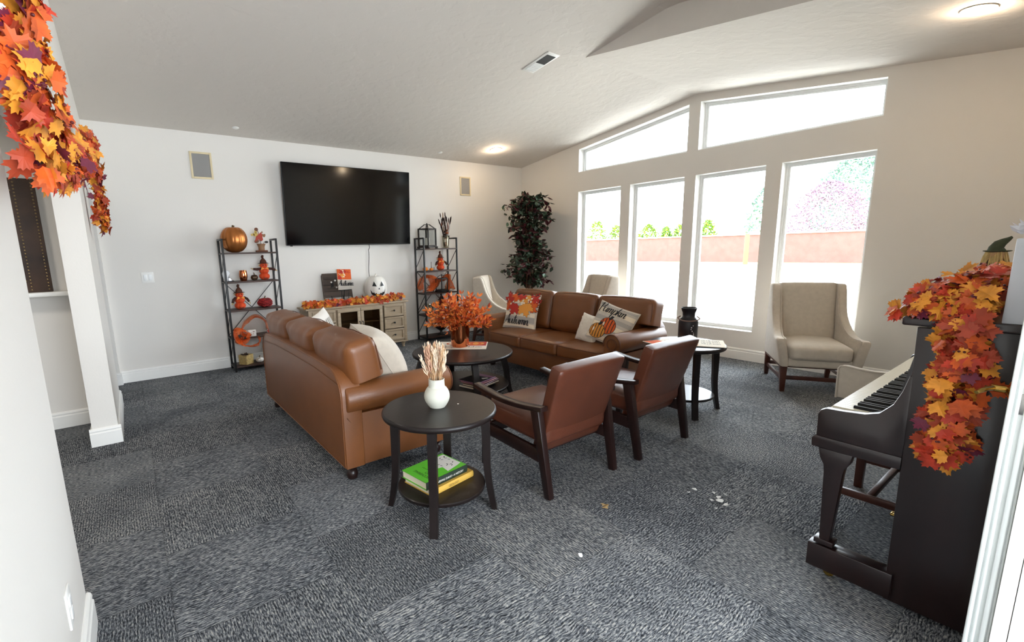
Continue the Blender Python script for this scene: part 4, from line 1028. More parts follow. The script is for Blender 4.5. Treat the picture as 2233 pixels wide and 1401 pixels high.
# autumn sign standing on the plank board
t = thing('autumn_sign', 'small leaf covered sign reading Autumn propped in front of the dark plank board', 'sign', (2.395, 6.065, .676), radians(3))
mb = MB(); mb.M = Matrix.Translation((0, .03, .20)) @ Matrix.Rotation(radians(-10), 4, 'X') @ Matrix.Rotation(radians(3), 4, 'Y')
mb.box((0, 0, .135), (.20, .014, .28), .002, mi=0)
mf = lambda u, v: Vector((u, -.0085, v)); mf2 = lambda u, v: Vector((u, -.0092, v)); mf3 = lambda u, v: Vector((u, -.010, v))
decal(mb, [(-.1, .135), (.1, .135), (.1, .275), (-.1, .275)], mf, 4, 0)
for k in range(13): decal(mb, leafpts(rnd.uniform(-.07, .07), rnd.uniform(.155, .25), .06, rnd.uniform(0, 6)), (lambda kk: (lambda u, v: Vector((max(-.1, min(.1, u)), -.0089-.0002*kk, max(.13, min(.275, v))))))(k), (2, 3, 4, 6)[k % 4], 0)
for z in (.02, .06, .10): decal(mb, [(-.1, z-.018), (.1, z-.018), (.1, z+.018), (-.1, z+.018)], mf, 5, 0)
script(mb, 'Autumn', lambda u, v: Vector((u, -.0135, v)), -.094, .05, .041, .2, .22, 1)
mb.build('board', M_prints, t, smooth=0)
mb = MB(); mb.tube([(-.05, .05, 0), (-.05, .03, .21)], .005, 6); mb.tube([(.05, .05, 0), (.05, .03, .21)], .005, 6); mb.tube([(0, .10, 0), (0, .05, .25)], .005, 6); mb.bar((-.085, .02, .195), (.085, .02, .195), .03, .008); mb.build('easel', M_blackmetal, t)['kind'] = 'stuff'
# white jack o'lantern
t = thing('jack_o_lantern', 'white carved jack o lantern with triangle eyes on the media cabinet', 'pumpkin', (2.835, 6.07, .676))
mb = MB(); pumpkin(mb, (0, 0, 0), .158, .375, 8, .035); mb.build('body', M_wp, t, smooth=60)
mb = MB(); stem(mb, (0, 0, .35), .038, .014, (.015, 0)); mb.build('stem', M_wp, t)
def jack(u, v):      # wrap on the front of the shell
    v *= 1.17; u *= 1.1; zz = (v-.1875)/.1875; r_ = .158*max(0, 1-zz*zz)**.4; x = u; y = -sqrt(max(0, r_*r_-x*x))-.0035; q = -.22
    return Vector((x*cos(q)-y*sin(q), x*sin(q)+y*cos(q), v))
mb = MB()
for pts in ([(-.072, .195), (-.018, .19), (-.045, .25)], [(.03, .19), (.078, .195), (.05, .248)], [(-.0, .155), (.022, .155), (.011, .178)],
            [(-.095, .155), (-.07, .115), (-.05, .12), (-.045, .105), (-.022, .112), (-.018, .098), (.02, .098), (.024, .112), (.05, .106), (.056, .122), (.078, .118), (.098, .158), (.085, .105), (.06, .08), (.04, .085), (.035, .07), (-.03, .07), (-.036, .085), (-.058, .08), (-.083, .10)]): decal(mb, pts, jack, 0, 2)
mb.build('carved_face', M_black, t, smooth=0)
# ---- right bookshelf things
M_lglass = M_glass
def lantern(label, loc, w, h, m_, rz=0, base=.0):
    t = thing('lantern', label, 'lantern', loc, rz)
    hw = w/2; zb = .03; zt = h*.76; b = w*.09
    mb = MB(); mb.box((0, 0, zb/2+.006), (w*1.12, w*1.12, zb-.012), .003)
    for sx in (-1, 1):
        for sy in (-1, 1): mb.box((sx*w*.48, sy*w*.48, .006), (w*.16, w*.16, .012), .002)
    mb.build('base', m_, t)
    mb = MB()
    for sx in (-1, 1):
        for sy in (-1, 1):
            mb.bar((sx*(hw-b/2), sy*(hw-b/2), zb), (sx*(hw-b/2), sy*(hw-b/2), zt), b, b); mb.bar((sx*(hw-b/2), sy*(hw-b/2), zt), (sx*w*.14, sy*w*.14, h*.93), b*.8, b*.8)
    for z in (zb+b/2, zt):
        for s in (-1, 1): mb.box((s*(hw-b/2), 0, z), (b, w, b)); mb.box((0, s*(hw-b/2), z), (w, b, b))
    mb.box((0, 0, h*.935), (w*.36, w*.36, h*.02)); mb.lathe([(.012, h*.94), (.008, h*.965), (.012, h*.975), (.006, h*.99), (0, h)], n=12); mb.build('frame', m_, t)
    mb = MB()
    for s in (-1, 1): mb.box((s*(hw-b/2), 0, (zb+zt)/2), (.002, w-2*b, zt-zb-b)); mb.box((0, s*(hw-b/2), (zb+zt)/2), (w-2*b, .002, zt-zb-b))
    mb.build('panes', M_glass, t)
    return t
M_dkbronze = mat('dark bronze metal', (46, 40, 36), .4, metal=.4)
l = lantern('tall dark framed glass lantern on top of the right bookshelf', (3.725, 6.08, SZ[4]), .20, .375, M_dkbronze, .35)
mb = MB(); mb.lathe([(0, .03), (.035, .03), (.035, .15), (.03, .155), (0, .152)], n=20); tag(mb.build('pillar_candle', mat('ivory wax', (240, 236, 224), .5), loc=(3.725, 6.08, SZ[4])), 'ivory pillar candle inside the tall glass lantern', 'candle')
lantern('small black lantern on the third shelf of the right bookshelf', (3.905, 6.0, SZ[2]), .135, .275, M_blackmetal, .2)
M_mercury = mat('mercury glass', (206, 200, 178), .12, metal=1, bump=.3, bscale=40)
t = thing('feather_vase', 'silver mercury glass vase of brown feathers and dried pods on the right bookshelf', 'vase', (4.055, 6.08, SZ[4]))
mb = MB(); mb.lathe([(0, 0), (.05, 0), (.052, .012), (.042, .02), (.05, .07), (.055, .13), (.06, .175), (.068, .188), (.062, .188), (.05, .12), (.04, .03), (0, .03)], n=28); mb.build('vase', M_mercury, t)
mb = MB(); r = random.Random(4)
for k in range(26):
    a = r.uniform(0, 2*pi); tl = r.uniform(.02, .15)*(1.6 if k < 6 else 1); h = r.uniform(.28, .56) if k > 4 else r.uniform(.45, .54)
    p0 = Vector((.02*cos(a), .02*sin(a), .1)); p1 = Vector((tl*cos(a)*.9-.02, tl*sin(a)*.6, h)); m1 = (p0+p1)/2+Vector((.01*cos(a), 0, .02))
    L = .07+.06*r.random(); q = p1+(p1-m1).normalized()*0
    mb.tube([p0, m1, p1], [.002, .002, .0015], 5, 0); d = (p1-m1).normalized()
    mb.tube([p1-d*L, p1-d*L*.6, p1-d*L*.2, p1], [.004, .016, .012, .001], 6, r.choice((0, 0, 0, 1, 2)), flat=.35)
for k in range(4):
    a = r.uniform(0, 6.3); mb.lathe([(0, 0), (.02, .004), (.025, .02), (.016, .034), (0, .036)], (.035*cos(a)+.02, .03*sin(a)-.02, .19+.02*k), 10, 1 if k % 2 else 0)
mb.build('feathers', [mat('dark brown feather', (52, 30, 24), .8), mat('russet feather', (140, 78, 48), .8), mat('cream feather', (200, 170, 140), .8)], t)['kind'] = 'stuff'
for x, rr, lab in ((3.642, .044, 'small orange pumpkin at the left end of the right bookshelf second shelf'), (3.745, .033, 'smaller orange pumpkin with a tall thin stem next to the orange pumpkin')):
    t = thing('pumpkin', lab, 'pumpkin', (x, 6.03, SZ[3])); mb = MB(); pumpkin(mb, (0, 0, 0), rr, rr*1.35, 7, .12); mb.build('body', mat('orange ceramic', (226, 130, 44), .35, var=.2, vscale=20), t, smooth=60)
    mb = MB(); stem(mb, (0, 0, rr*1.2), .02 if rr > .04 else .095, .004, (.002, 0)); mb.build('stem', M_stem, t)
t = thing('glass_candle_cup', 'tiny clear glass cup beside the thin stemmed pumpkin', 'cup', (3.80, 6.07, SZ[3]))
mb = MB(); mb.lathe([(0, 0), (.02, 0), (.024, .05), (.022, .05), (.018, .006), (0, .006)], n=18); mb.build('cup', M_glass, t)
t = thing('silver_cup', 'silver mercury glass cup on the fourth shelf of the right bookshelf', 'cup', (3.685, 6.0, SZ[1]))
mb = MB(); mb.lathe([(0, 0), (.05, 0), (.05, .008), (.03, .018), (.036, .03), (.044, .09), (.05, .15), (.056, .16), (.05, .158), (.04, .09), (.03, .035), (0, .034)], n=24); mb.build('cup', M_mercury, t)
t = thing('pedestal_urn', 'dark pedestal urn of red and orange flowers on the bottom of the right bookshelf', 'urn', (3.885, 6.03, SZ[0]))
mb = MB(); mb.lathe([(0, 0), (.065, 0), (.066, .012), (.03, .022), (.018, .05), (.022, .07), (.06, .09), (.10, .13), (.125, .165), (.118, .168), (.06, .11), (0, .10)], n=28); mb.build('bowl', M_dkbronze, t)
mb = MB(); r = random.Random(7)
for k in range(60):
    a = r.uniform(0, 2*pi); q = r.uniform(0, .13); p = (q*cos(a), q*sin(a), .155+.07*(1-(q/.14)**2)+r.uniform(-.01, .02)); leaf(mb, p, (cos(a)*.6, sin(a)*.6-.4, 1), (cos(a), sin(a), .3), r.uniform(.04, .06), r.choice((0, 2, 2, 2, 3, 4)))
mb.build('flowers', M_leafs, t, smooth='raw')['kind'] = 'stuff'
mb = MB(); pumpkin(mb, (-.085, -.05, .15), .035, .05, 6, .1); mb.build('white_gourd', M_wp, t, smooth=60)

# ---- pillows
def pillow_surf(w, h, T):
    def f(u, v, side=-1, off=0):
        # u,v metric coords in the pillow plane
        a = max(-1, min(1, 2*u/w)); b = max(-1, min(1, 2*v/h))
        th = T/2*max(0, (1-a*a)*(1-b*b))**.42
        return Vector((u*(1-.07*(1-b*b)*a*a), side*(th+off), v*(1-.07*(1-a*a)*b*b)))
    return f
def pillow(name, label, w, h, T, loc, rot, prints=None, mats=None, corner_tab=False):
    t = thing(name, label, 'pillow', loc, 0); t.rotation_euler = rot
    f = pillow_surf(w, h, T); mb = MB(); n = 22
    sp_ = lambda s: math.copysign(abs(s)**.8, s)
    for side in (-1, 1): mb.grid(lambda i, j, side=side: f(w/2*sp_(2*i-1), h/2*sp_(2*j-1), side), n, n, 0)
    if prints: prints(mb, lambda k: (lambda u, v: f(u, v, -1, .0012+.0006*k)))
    mb.build('cover', mats or M_prints, t, smooth=60)
    mb = MB(); P = []
    for k in range(4):
        for i in range(10):
            s = -1+2*i/10; c = [(s, -1), (1, s), (-s, 1), (-1, -s)][k]; P.append(f(w/2*c[0], h/2*c[1], -1, 0))
    mb.tube(P, .004, 6, closed=True); mb.build('welt', M_linen, t)
    return t
def planks(mb, L, w, h, mi=5):
    for k in range(6):
        z = -h/2+h*(k+.5)/6; pts = [(-w*.485, z-h*.05*(1+.5*sin(k))), (w*.485, z-h*.06), (w*.485, z+h*.05), (-w*.485, z+h*.06*(1+.4*sin(k*2)))]
        n = 14; top = [(-w*.485+w*.97*i/n, pts[3][1]) for i in range(n+1)]; bot = [(-w*.485+w*.97*i/n, pts[0][1]) for i in range(n, -1, -1)]
        decal(mb, top+bot, L(0), mi if k % 2 else 6, 1)
def pr_autumn(mb, L):
    w = h = .41; planks(mb, L, w, h); r = random.Random(2); k = 1
    for cx, cy, s, rot, m_ in ((-.16, .15, .16, .4, 2), (.15, .16, .16, -.5, 2), (-.06, .16, .14, 2.8, 4), (.05, .14, .14, 3.4, 3), (-.17, .05, .11, 1.2, 4), (.16, .06, .13, -1.0, 4), (0, .17, .10, 3, 2), (-.07, .01, .15, 2.7, 2), (.08, .015, .17, 3.5, 3)):
        decal(mb, leafpts(cx, cy, s, rot, .08), L(k), 1, 1); decal(mb, leafpts(cx, cy, s*1.04, rot), L(k+1), m_, 1); k += 2
    for k2 in range(9): decal(mb, ell(r.uniform(-.14, .14), r.uniform(.06, .16), .012, .012, 10), L(k+1), 6, 0)
    script(mb, 'Autumn', L(k+2), -.178, -.165, .061, .2, .17, 1)
def pump_print(mb, L, k, cx, cy, rx, ry, m_):
    decal(mb, ell(cx, cy, rx*1.06, ry*1.06), L(k), 1, 1); decal(mb, ell(cx, cy, rx, ry), L(k+1), m_, 1)
    for q in (-.72, -.36, 0, .36, .72):
        pts = [(cx+q*rx*1.0+.004*s, cy+ry*.92*z*sqrt(max(.05, 1-q*q))) for s, z in ((-1, -1), (-1.4, 0), (-1, 1), (1, 1), (.2, 0), (1, -1))]
        decal(mb, pts, L(k+2), 1, 1)
    decal(mb, ell(cx-rx*.5, cy+ry*.1, rx*.1, ry*.28), L(k+3), 6, 0); decal(mb, [(cx-.015, cy+ry*.8), (cx+.012, cy+ry*.8), (cx+.03, cy+ry*1.3), (cx+.005, cy+ry*1.35)], L(k+3), 1, 0)
def pr_pumpkin(mb, L):
    w = h = .385; planks(mb, L, w, h)
    pump_print(mb, L, 1, -.025, -.03, .078, .078, 4); pump_print(mb, L, 6, -.10, -.105, .078, .072, 3); decal(mb, ell(.05, -.13, .05, .03), L(11), 6, 0); decal(mb, ell(.11, -.14, .06, .03, rot=.3), L(12), 1, 0)
    script(mb, 'Pumpkin', L(13), -.175, .09, .053, .25, .16, 1)
def pr_leaf2(mb, L):
    for k, (cx, cy, s, rot, m_) in enumerate(((.02, -.06, .2, .3, 2), (.12, -.10, .17, -.6, 3), (-.10, -.12, .16, .8, 4))): decal(mb, leafpts(cx, cy, s, rot), L(k*2+1), m_, 1)
    for q in range(4): decal(mb, [(-.02+.04*q, .03), (-.012+.04*q, .03), (-.0+.04*q, .16), (-.01+.04*q, .16)], L(8), 1, 0)
def pr_plain(mb, L):
    decal(mb, [(.04+.0*i, -.2+.02*i) for i in range(21)]+[(.2, .2-.02*i) for i in range(21)], L(0), 6, 1)
    for k, (cx, cy, s, rot, m_) in enumerate(((.12, -.06, .17, .3, 4), (.15, -.15, .14, -.6, 3), (.14, .05, .12, 1.8, 2))): decal(mb, leafpts(cx, cy, s, rot), L(k+1), m_, 1)
# far sofa faces -x: pillow front (-y local) turned to -x
pillow('throw_pillow', 'square pillow printed with maple leaves and the word Autumn on the far sofa', .42, .42, .14, (3.67, 3.95, .65), (radians(-17), radians(3), radians(-70)), pr_autumn)
pillow('throw_pillow', 'tilted square pillow printed with pumpkins and the word Pumpkin on the far sofa', .385, .385, .14, (3.66, 2.69, .635), (radians(-22), radians(18), radians(-72)), pr_pumpkin)
M_fur = mat('cream sherpa fleece', (226, 214, 196), .95, bump=1.0, bscale=120, sheen=.5)
t = thing('throw_pillow', 'small cream fleece pillow leaning beside the pumpkin pillow', 'pillow', (3.60, 2.915, .585)); t.rotation_euler = (radians(-18), radians(10), radians(-84))
f = pillow_surf(.22, .28, .13); mb = MB()
for side in (-1, 1): mb.grid(lambda i, j, side=side: f(.11*(2*i-1), .14*(2*j-1), side)+Vector((0, 0, 0))+noise.noise_vector(Vector((i*14, j*14, side*3)))*.006*(1 if 0 < i < 1 and 0 < j < 1 else 0), 40, 40, 0)
mb.build('cover', M_fur, t, smooth=180)
pillow('throw_pillow', 'white pillow with a red leaf print at the far end of the left sofa', .46, .46, .16, (1.29, 3.80, .665), (radians(-16), radians(-5), radians(54)), pr_leaf2, [mat('white canvas', (236, 230, 222), .9)]+M_prints[1:])
pillow('throw_pillow', 'plain cream pillow with leaf printed edge at the near end of the left sofa', .47, .47, .30, (1.31, 2.83, .665), (radians(-30), radians(-4), radians(82)), pr_plain)

# ---- coffee table
def flat_print(label, name, cat, loc, rz, w, h, kind, seed=1):
    t = thing(name, label, cat, loc, rz); mb = MB(); mb.box((0, 0, .002), (w, h, .004), .001, mi=0)
    L = lambda k: (lambda u, v: Vector((u, v, .0046+.0003*k)))
    if kind == 'pumpkin':
        decal(mb, [(-.02, -.02), (w*.48, -.02), (w*.48, h*.48), (-.02, h*.48)], L(0), 2, 0); decal(mb, ell(w*.26, h*.22, w*.18, h*.2), L(1), 3, 0); decal(mb, ell(w*.26, h*.22, w*.12, h*.2), L(2), 4, 0); decal(mb, ell(w*.26, h*.22, w*.06, h*.2), L(3), 3, 0)
        decal(mb, ell(-w*.15, h*.2, w*.2, h*.17), L(1), 4, 0); decal(mb, ell(-w*.15, h*.2, w*.16, h*.13), L(2), 6, 0)
        script(mb, 'Autumn', L(2), w*.08, -h*.3, .03, .25, .14, 1)
        r = random.Random(seed)
        for k in range(12): decal(mb, ell(-w*.25+r.uniform(-.06, .06), -h*.15+r.uniform(-.08, .05), .012, .003, 8, r.uniform(0, 3)), L(3), 1, 0)
    else:
        decal(mb, [(-w*.48, -h*.48), (-.02, -h*.48), (-.02, h*.48), (-w*.48, h*.48)], L(0), 4 if kind == 'orange' else 3, 0)
        decal(mb, ell(-w*.25, .0, w*.15, h*.2), L(1), 3, 0)
        for k in range(3): script(mb, 'autumn', L(2), w*.02, h*.25-h*.22*k, .028, .2, .14, 1)
    mb.build('sheet', [mat('cream napkin', (236, 226, 208), .9)]+M_prints[1:], t, smooth=0)
flat_print('printed pumpkin placemat under the copper vase on the coffee table', 'placemat', 'placemat', (2.56, 3.60, .455), radians(-42), .48, .34, 'pumpkin')
t = thing('branch_vase', 'polished copper vase of orange leafy branches on the coffee table', 'vase', (2.515, 3.575, .4602))
mb = MB(); mb.lathe([(0, 0), (.075, 0), (.082, .008), (.090, .10), (.098, .20), (.101, .222), (.096, .222), (.088, .12), (.07, .012), (0, .012)], n=40); mb.build('vase', M_coppermirror, t)
stems = MB(); lv = MB(); r = random.Random(21)
M_ol = [mat('burnt orange foliage', (214, 92, 36), .6, var=.15, vscale=30), mat('light orange foliage', (236, 136, 60), .6, var=.15, vscale=30), mat('deep rust foliage', (150, 54, 26), .6, var=.2, vscale=30), mat('pale bud', (242, 206, 190), .6)]
def oval(mb, p, d, n, L, wd, mi):
    d = d.normalized(); s = d.cross(n).normalized()
    pts = [p, p+d*L*.3+s*wd*.45, p+d*L*.65+s*wd*.38, p+d*L, p+d*L*.65-s*wd*.38, p+d*L*.3-s*wd*.45]; c = p+d*L*.5+n.normalized()*L*-.12
    mb.add([c]+pts, [(0, 1+i, 1+(i+1) % 6) for i in range(6)], mi)
for k in range(84):
    a = 2*pi*k/84*13.1+r.uniform(-.3, .3); el = r.uniform(.12, 1.5)**.9; el = min(1.45, .15+1.3*((k*.618) % 1))
    ln_ = r.uniform(.21, .32)*(1.0 if el > .6 else .92)
    d = Vector((cos(a)*cos(el), sin(a)*cos(el), sin(el))); p0 = Vector((.05*cos(a), .05*sin(a), .20)); P = [p0]
    for i in range(1, 9): P.append(p0+d*ln_*i/8+Vector((0, 0, -.06*(i/8)**2*(1-el/1.6))))
    stems.tube([p0-Vector((0, 0, .12))]+P, .0016, 4)
    for i in range(2, 9):
        for q in range(3):
            b = r.uniform(0, 2*pi); s = d.orthogonal(); s.rotate(Matrix.Rotation(b, 3, d)); bud = r.random() < .07
            oval(lv, P[i]+s*.003, d*.75+s*(.85 if i < 8 else .3), s.cross(d)+Vector((0, 0, .6)), r.uniform(.040, .060)*(.5 if bud else 1), r.uniform(.020, .031)*(.7 if bud else 1), 3 if bud else r.choices((0, 1, 2), (4, 6, 1.5))[0])
stems.build('stems', M_vine, t)['kind'] = 'stuff'; lv.build('foliage', M_ol, t, smooth='raw')['kind'] = 'stuff'
# books helper
M_page = mat('book pages', (234, 224, 200), .8)
def book(label, loc, rz, w, d, h, cover, title=None, spine=None, title_fn=None, cat='book', name='book', group=None, spine_mat=None):
    """w along the spine (local x), d deep (local y), spine on -y"""
    t = thing(name, label, cat, loc, rz, group); cv = [cover, M_ink, M_wp, spine_mat or cover, mat('print yellow', (240, 226, 160), .7)]
    mb = MB(); mb.box((0, .004, h/2), (w-.010, d-.012, h-.006)); mb.build('pages', M_page, t, smooth=0)
    mb = MB(); mb.box((0, 0, h-.0015), (w, d, .003), 0); mb.box((0, 0, .0015), (w, d, .003)); 
    n = 6; pr = [(-d/2-.004*sin(pi*i/n), h*i/n) for i in range(n+1)]+[(-d/2+.003, h), (-d/2+.003, 0)]; mb.prism(pr, -w/2, w/2, 'x', 3)
    if title_fn: title_fn(mb, w, d, h)
    if spine:
        txt, size, mi = spine; block_text(mb, txt, Matrix.Translation((0, -d/2-.0046, h*.5-size*.35)) @ Matrix.Rotation(radians(90), 4, 'X'), size, mi, 'CENTER', .85)
    mb.build('cover', cv, t, smooth=30); return t
M_green = mat('bright green cover', (96, 200, 48), .45); M_ochre = mat('ochre cloth cover', (206, 164, 70), .7)
zb = .145
book('thick ochre yellow hardback under the green book on the near side table shelf', (1.245, 2.0, zb), radians(9), .30, .225, .034, M_ochre, spine=('GEOLOGY', .018, 1))
def idaho(mb, w, d, h):
    z = h+.0006
    # the cover reads from the far side: letters upside down towards the spine
    T = lambda x, y: Matrix.Translation((x, y, z)) @ Matrix.Rotation(radians(90), 4, 'Z')
    block_text(mb, 'DISCOVERING', T(-w*.36+.012, -d*.44), .027, 1, 'LEFT', .8); block_text(mb, 'IDAHO', T(-w*.36+.042, -d*.44), .03, 1, 'LEFT', .85); block_text(mb, 'A HISTORY', T(-w*.36+.062, -.02), .014, 1, 'LEFT', 1)
    block_text(mb, 'SCHOOL EDITION', T(-w*.36+.09, -.02), .008, 1, 'LEFT', 1) if False else None
    mp = lambda k: (lambda u, v: Vector((u, v, z+.0003*k)))
    decal(mb, [(.02, -.085), (.03, -.03), (-.02, -.02), (-.03, .02), (.02, .03), (.03, .085), (.135, .085), (.135, -.06), (.10, -.07)], mp(0), 2, 0)
    decal(mb, [(-.11, -.09), (-.075, -.06), (-.05, -.085), (-.07, -.1)], mp(0), 2, 0)
    r = random.Random(5)
    for k in range(16): decal(mb, ell(r.uniform(.03, .12), r.uniform(-.05, .07), .009, .0025, 8, r.uniform(0, 3)), mp(2), 1, 0)
book('bright green hardback titled Discovering Idaho on top of the ochre book', (1.22, 2.002, zb+.0345), radians(8), .285, .205, .042, M_green, spine=('DISCOVERING IDAHO \u2022 A HISTORY', .0165, 2), title_fn=idaho, spine_mat=mat('dark green spine', (30, 44, 32), .5))
# magazines on the coffee table's lower shelf
cols = [((40, 44, 70), .022, 'navy hardback with pale pages at the bottom of the stack under the coffee table'), ((150, 134, 112), .014, 'tan book second from the bottom of the stack under the coffee table'), ((96, 44, 60), .012, 'maroon book in the middle of the stack under the coffee table'),
        ((186, 120, 130), .008, 'pink magazine near the top of the stack under the coffee table'), ((120, 60, 110), .010, 'purple and blue glossy magazine on top of the stack under the coffee table')]
z = .1505; r = random.Random(8)
for k, (c, h, lab) in enumerate(cols):
    def mag(mb, w, d, hh, k=k):
        if k == 4:
            mp = lambda q: (lambda u, v: Vector((u, v, hh+.0006+.0003*q)))
            decal(mb, [(-w*.5, -d*.5), (w*.3, -d*.5), (w*.2, d*.5), (-w*.5, d*.5)], mp(0), 1, 0); decal(mb, [(.0, -d*.3), (w*.2, -d*.42), (w*.24, -d*.3), (.02, -d*.15)], mp(1), 2, 0)
    book(lab, (2.48+r.uniform(-.015, .015), 3.24+r.uniform(-.02, .02), z), radians(18+r.uniform(-6, 6)), .27, .21, h, mat('cover %d' % k, c, .3), title_fn=mag, group='books stacked under the coffee table', spine=('READER', .012, 2) if k == 0 else None); z += h+.0006
    if k == 4:
        M_mag = mat('steel blue print', (120, 140, 150), .25); o = bpy.data.objects[-1] if False else None
# ---- near side table vase
t = thing('pampas_vase', 'white ribbed ceramic vase of dried pampas grass on the near side table', 'vase', (1.24, 1.985, .566))
mb = MB(); pr = [(0, 0), (.035, 0), (.045, .006), (.062, .035), (.067, .06), (.062, .085), (.05, .105), (.043, .112), (.041, .145), (.042, .150), (.038, .150), (.037, .115), (.05, .09), (.05, .03), (0, .01)]; pr = [(max(0, p.x), p.y) for p in spline([(a, b, 0) for a, b in pr], 70)]; mb.lathe(pr, n=48); mb.build('vase', mat('matte white ceramic', (206, 205, 192), .6, bump=.15, bscale=140, stretch=(.1, .1, 1)), t)
mb = MB(); r = random.Random(13)
for k in range(58):
    a = r.uniform(0, 2*pi); tl = r.uniform(.0, .095); h = r.uniform(.26, .345); p1 = Vector((tl*cos(a), tl*sin(a)*.8, h)); p0 = Vector((.02*cos(a), .02*sin(a), .10)); d = (p1-p0).normalized(); mi = r.choices((0, 1, 2), (4, 3, 2))[0]
    mb.tube([p0, p0.lerp(p1, .5)], .0012, 4, 1)
    base = p0.lerp(p1, .42)
    for q in range(22):
        u = q/22; c = base.lerp(p1, u); s = d.orthogonal(); s.rotate(Matrix.Rotation(r.uniform(0, 6.3), 3, d)); L = .034*(1-.6*u)+.008
        mb.tube([c, c+(d*1.6+s*.55).normalized()*L*.6, c+(d*1.9+s*.4).normalized()*L*1.1], [.001, .0032, .0005], 4, mi, cap=False)
mb.build('pampas_grass', [mat('cream pampas', (236, 214, 188), .9), mat('tan pampas', (206, 168, 128), .9), mat('pink pampas', (224, 178, 150), .9)], t, smooth=180)['kind'] = 'stuff'
mb = MB(); mb.lathe([(0, 0), (.004, .001), (.005, .003), (0, .004)], n=8); tag(mb.build('crumb', M_wp, loc=(1.345, 1.945, .566)), 'tiny white crumb on the near side table beside the vase', 'crumb')
# ---- far side table
flat_print('orange and cream printed napkin at the left of the far side table', 'napkin', 'napkin', (3.60, 2.06, .566), radians(-20), .33, .30, 'orange')
flat_print('cream napkin with script lettering at the right of the far side table', 'napkin', 'napkin', (3.76, 1.90, .5708), radians(-60), .36, .30, 'cream')
t = thing('milk_can_lantern', 'black milk can lantern with a rope handle on the far side table', 'lantern', (3.715, 1.985, .5765))
mb = MB(); mb.lathe([(0, 0), (.070, 0), (.074, .006), (.074, .165), (.070, .185), (.052, .205), (.046, .215), (.048, .245), (.058, .27), (.060, .285), (.056, .287), (.048, .262), (.04, .262), (0, .262)], n=40); mb.build('can', mat('matte black tin', (22, 18, 24), .45), t)
mb = MB(); mb.M = Matrix.Rotation(radians(-60), 4, 'Z'); mb.tube([(-.062, 0, .215)]+[(.085*cos(radians(q)), -.075*abs(sin(radians(q))), .205-.022*sin(radians(q))) for q in range(170, 9, -12)]+[(.062, 0, .215)], .005, 7); mb.build('rope_handle', mat('grey rope', (136, 112, 100), .9, bump=.5, bscale=200), t)
mb = MB(); mb.lathe([(.004, 0), (.006, .0), (.004, .003), (0, .003)], n=6)
mb = MB(); mb.M = Matrix.Rotation(radians(-35), 4, 'Z')
for k in range(7): mb.lathe([(0, 0), (.004+.001*(k % 2), .0), (0, .004)], n=8, M=Matrix.Translation((.012*sin(k*1.1), -.0738, .055+.015*k)) @ Matrix.Rotation(radians(90), 4, 'X'))
mb.build('cutout_dots', mat('pale cutout', (214, 208, 214), .5), t)
# ---- piano top
M_green_felt = mat('dark green felt', (66, 70, 50), .95, var=.2, vscale=30)
t = thing('scarecrow_doll', 'straw haired doll in a green pointed hat sitting on the piano', 'doll', (3.2, .305, 1.113)); t.scale = (.74, .74, .93)
mb = MB(); mb.soft((0, 0, .095), (.11, .10, .19), .05, n=8); mb.build('body', M_plaid, t, smooth=60)
mb = MB(); mb.lathe([(0, .16), (.03, .165), (.044, .19), (.042, .215), (.03, .228), (0, .23)], n=20); hd = mb.build('head', mat('muslin', (206, 168, 124), .9, var=.2, vscale=30), t)
mb = MB()
for k in range(90):
    a = rnd.uniform(0, 2*pi); p = Vector((.04*cos(a), .04*sin(a), rnd.uniform(.19, .222))); mb.tube([p, p+Vector((.012*cos(a), .012*sin(a), -.03)), p+Vector((.022*cos(a)+rnd.uniform(-.015, .015), .022*sin(a), -.06))], [.004, .004, .001], 4)
mb.build('straw_hair', M_straw, t)['kind'] = 'stuff'
mb = MB(); mb.tube([(0, 0, .215), (0, 0, .232), (-.003, -.006, .248), (-.004, -.024, .262), (-.006, -.042, .274), (-.008, -.054, .284)], [.042, .037, .027, .018, .011, .006], 14)
mb.lathe([(.036, .216), (.060, .221), (.062, .218), (.038, .212)], n=24, lob=lambda a, z: 1+.05*sin(3*a)); mb.build('witch_hat', M_green_felt, t, smooth=60)
t = thing('white_box', 'white box standing at the back corner of the piano lid', 'box', (2.285, .147, 1.113))
mb = MB(); mb.box((0, 0, .13), (.20, .05, .26), .003); mb.build('box', mat('pale grey box board', (214, 216, 222), .6), t)
t = thing('white_flower', 'fluffy white cloth flower on top of the white box', 'flower', (2.285, .147, 1.373))
mb = MB(); r = random.Random(3)
for k in range(40):
    a = r.uniform(0, 2*pi); d = Vector((cos(a), sin(a)*.4, r.uniform(.2, 1.2))).normalized(); oval(mb, d*.015+Vector((0, 0, .01)), d, Vector((r.uniform(-1, 1), r.uniform(-1, 1), r.uniform(-1, 1))), r.uniform(.03, .06), .03, 0)
mb.build('petals', mat('white chiffon', (240, 240, 244), .8), t, smooth='raw')['kind'] = 'stuff'

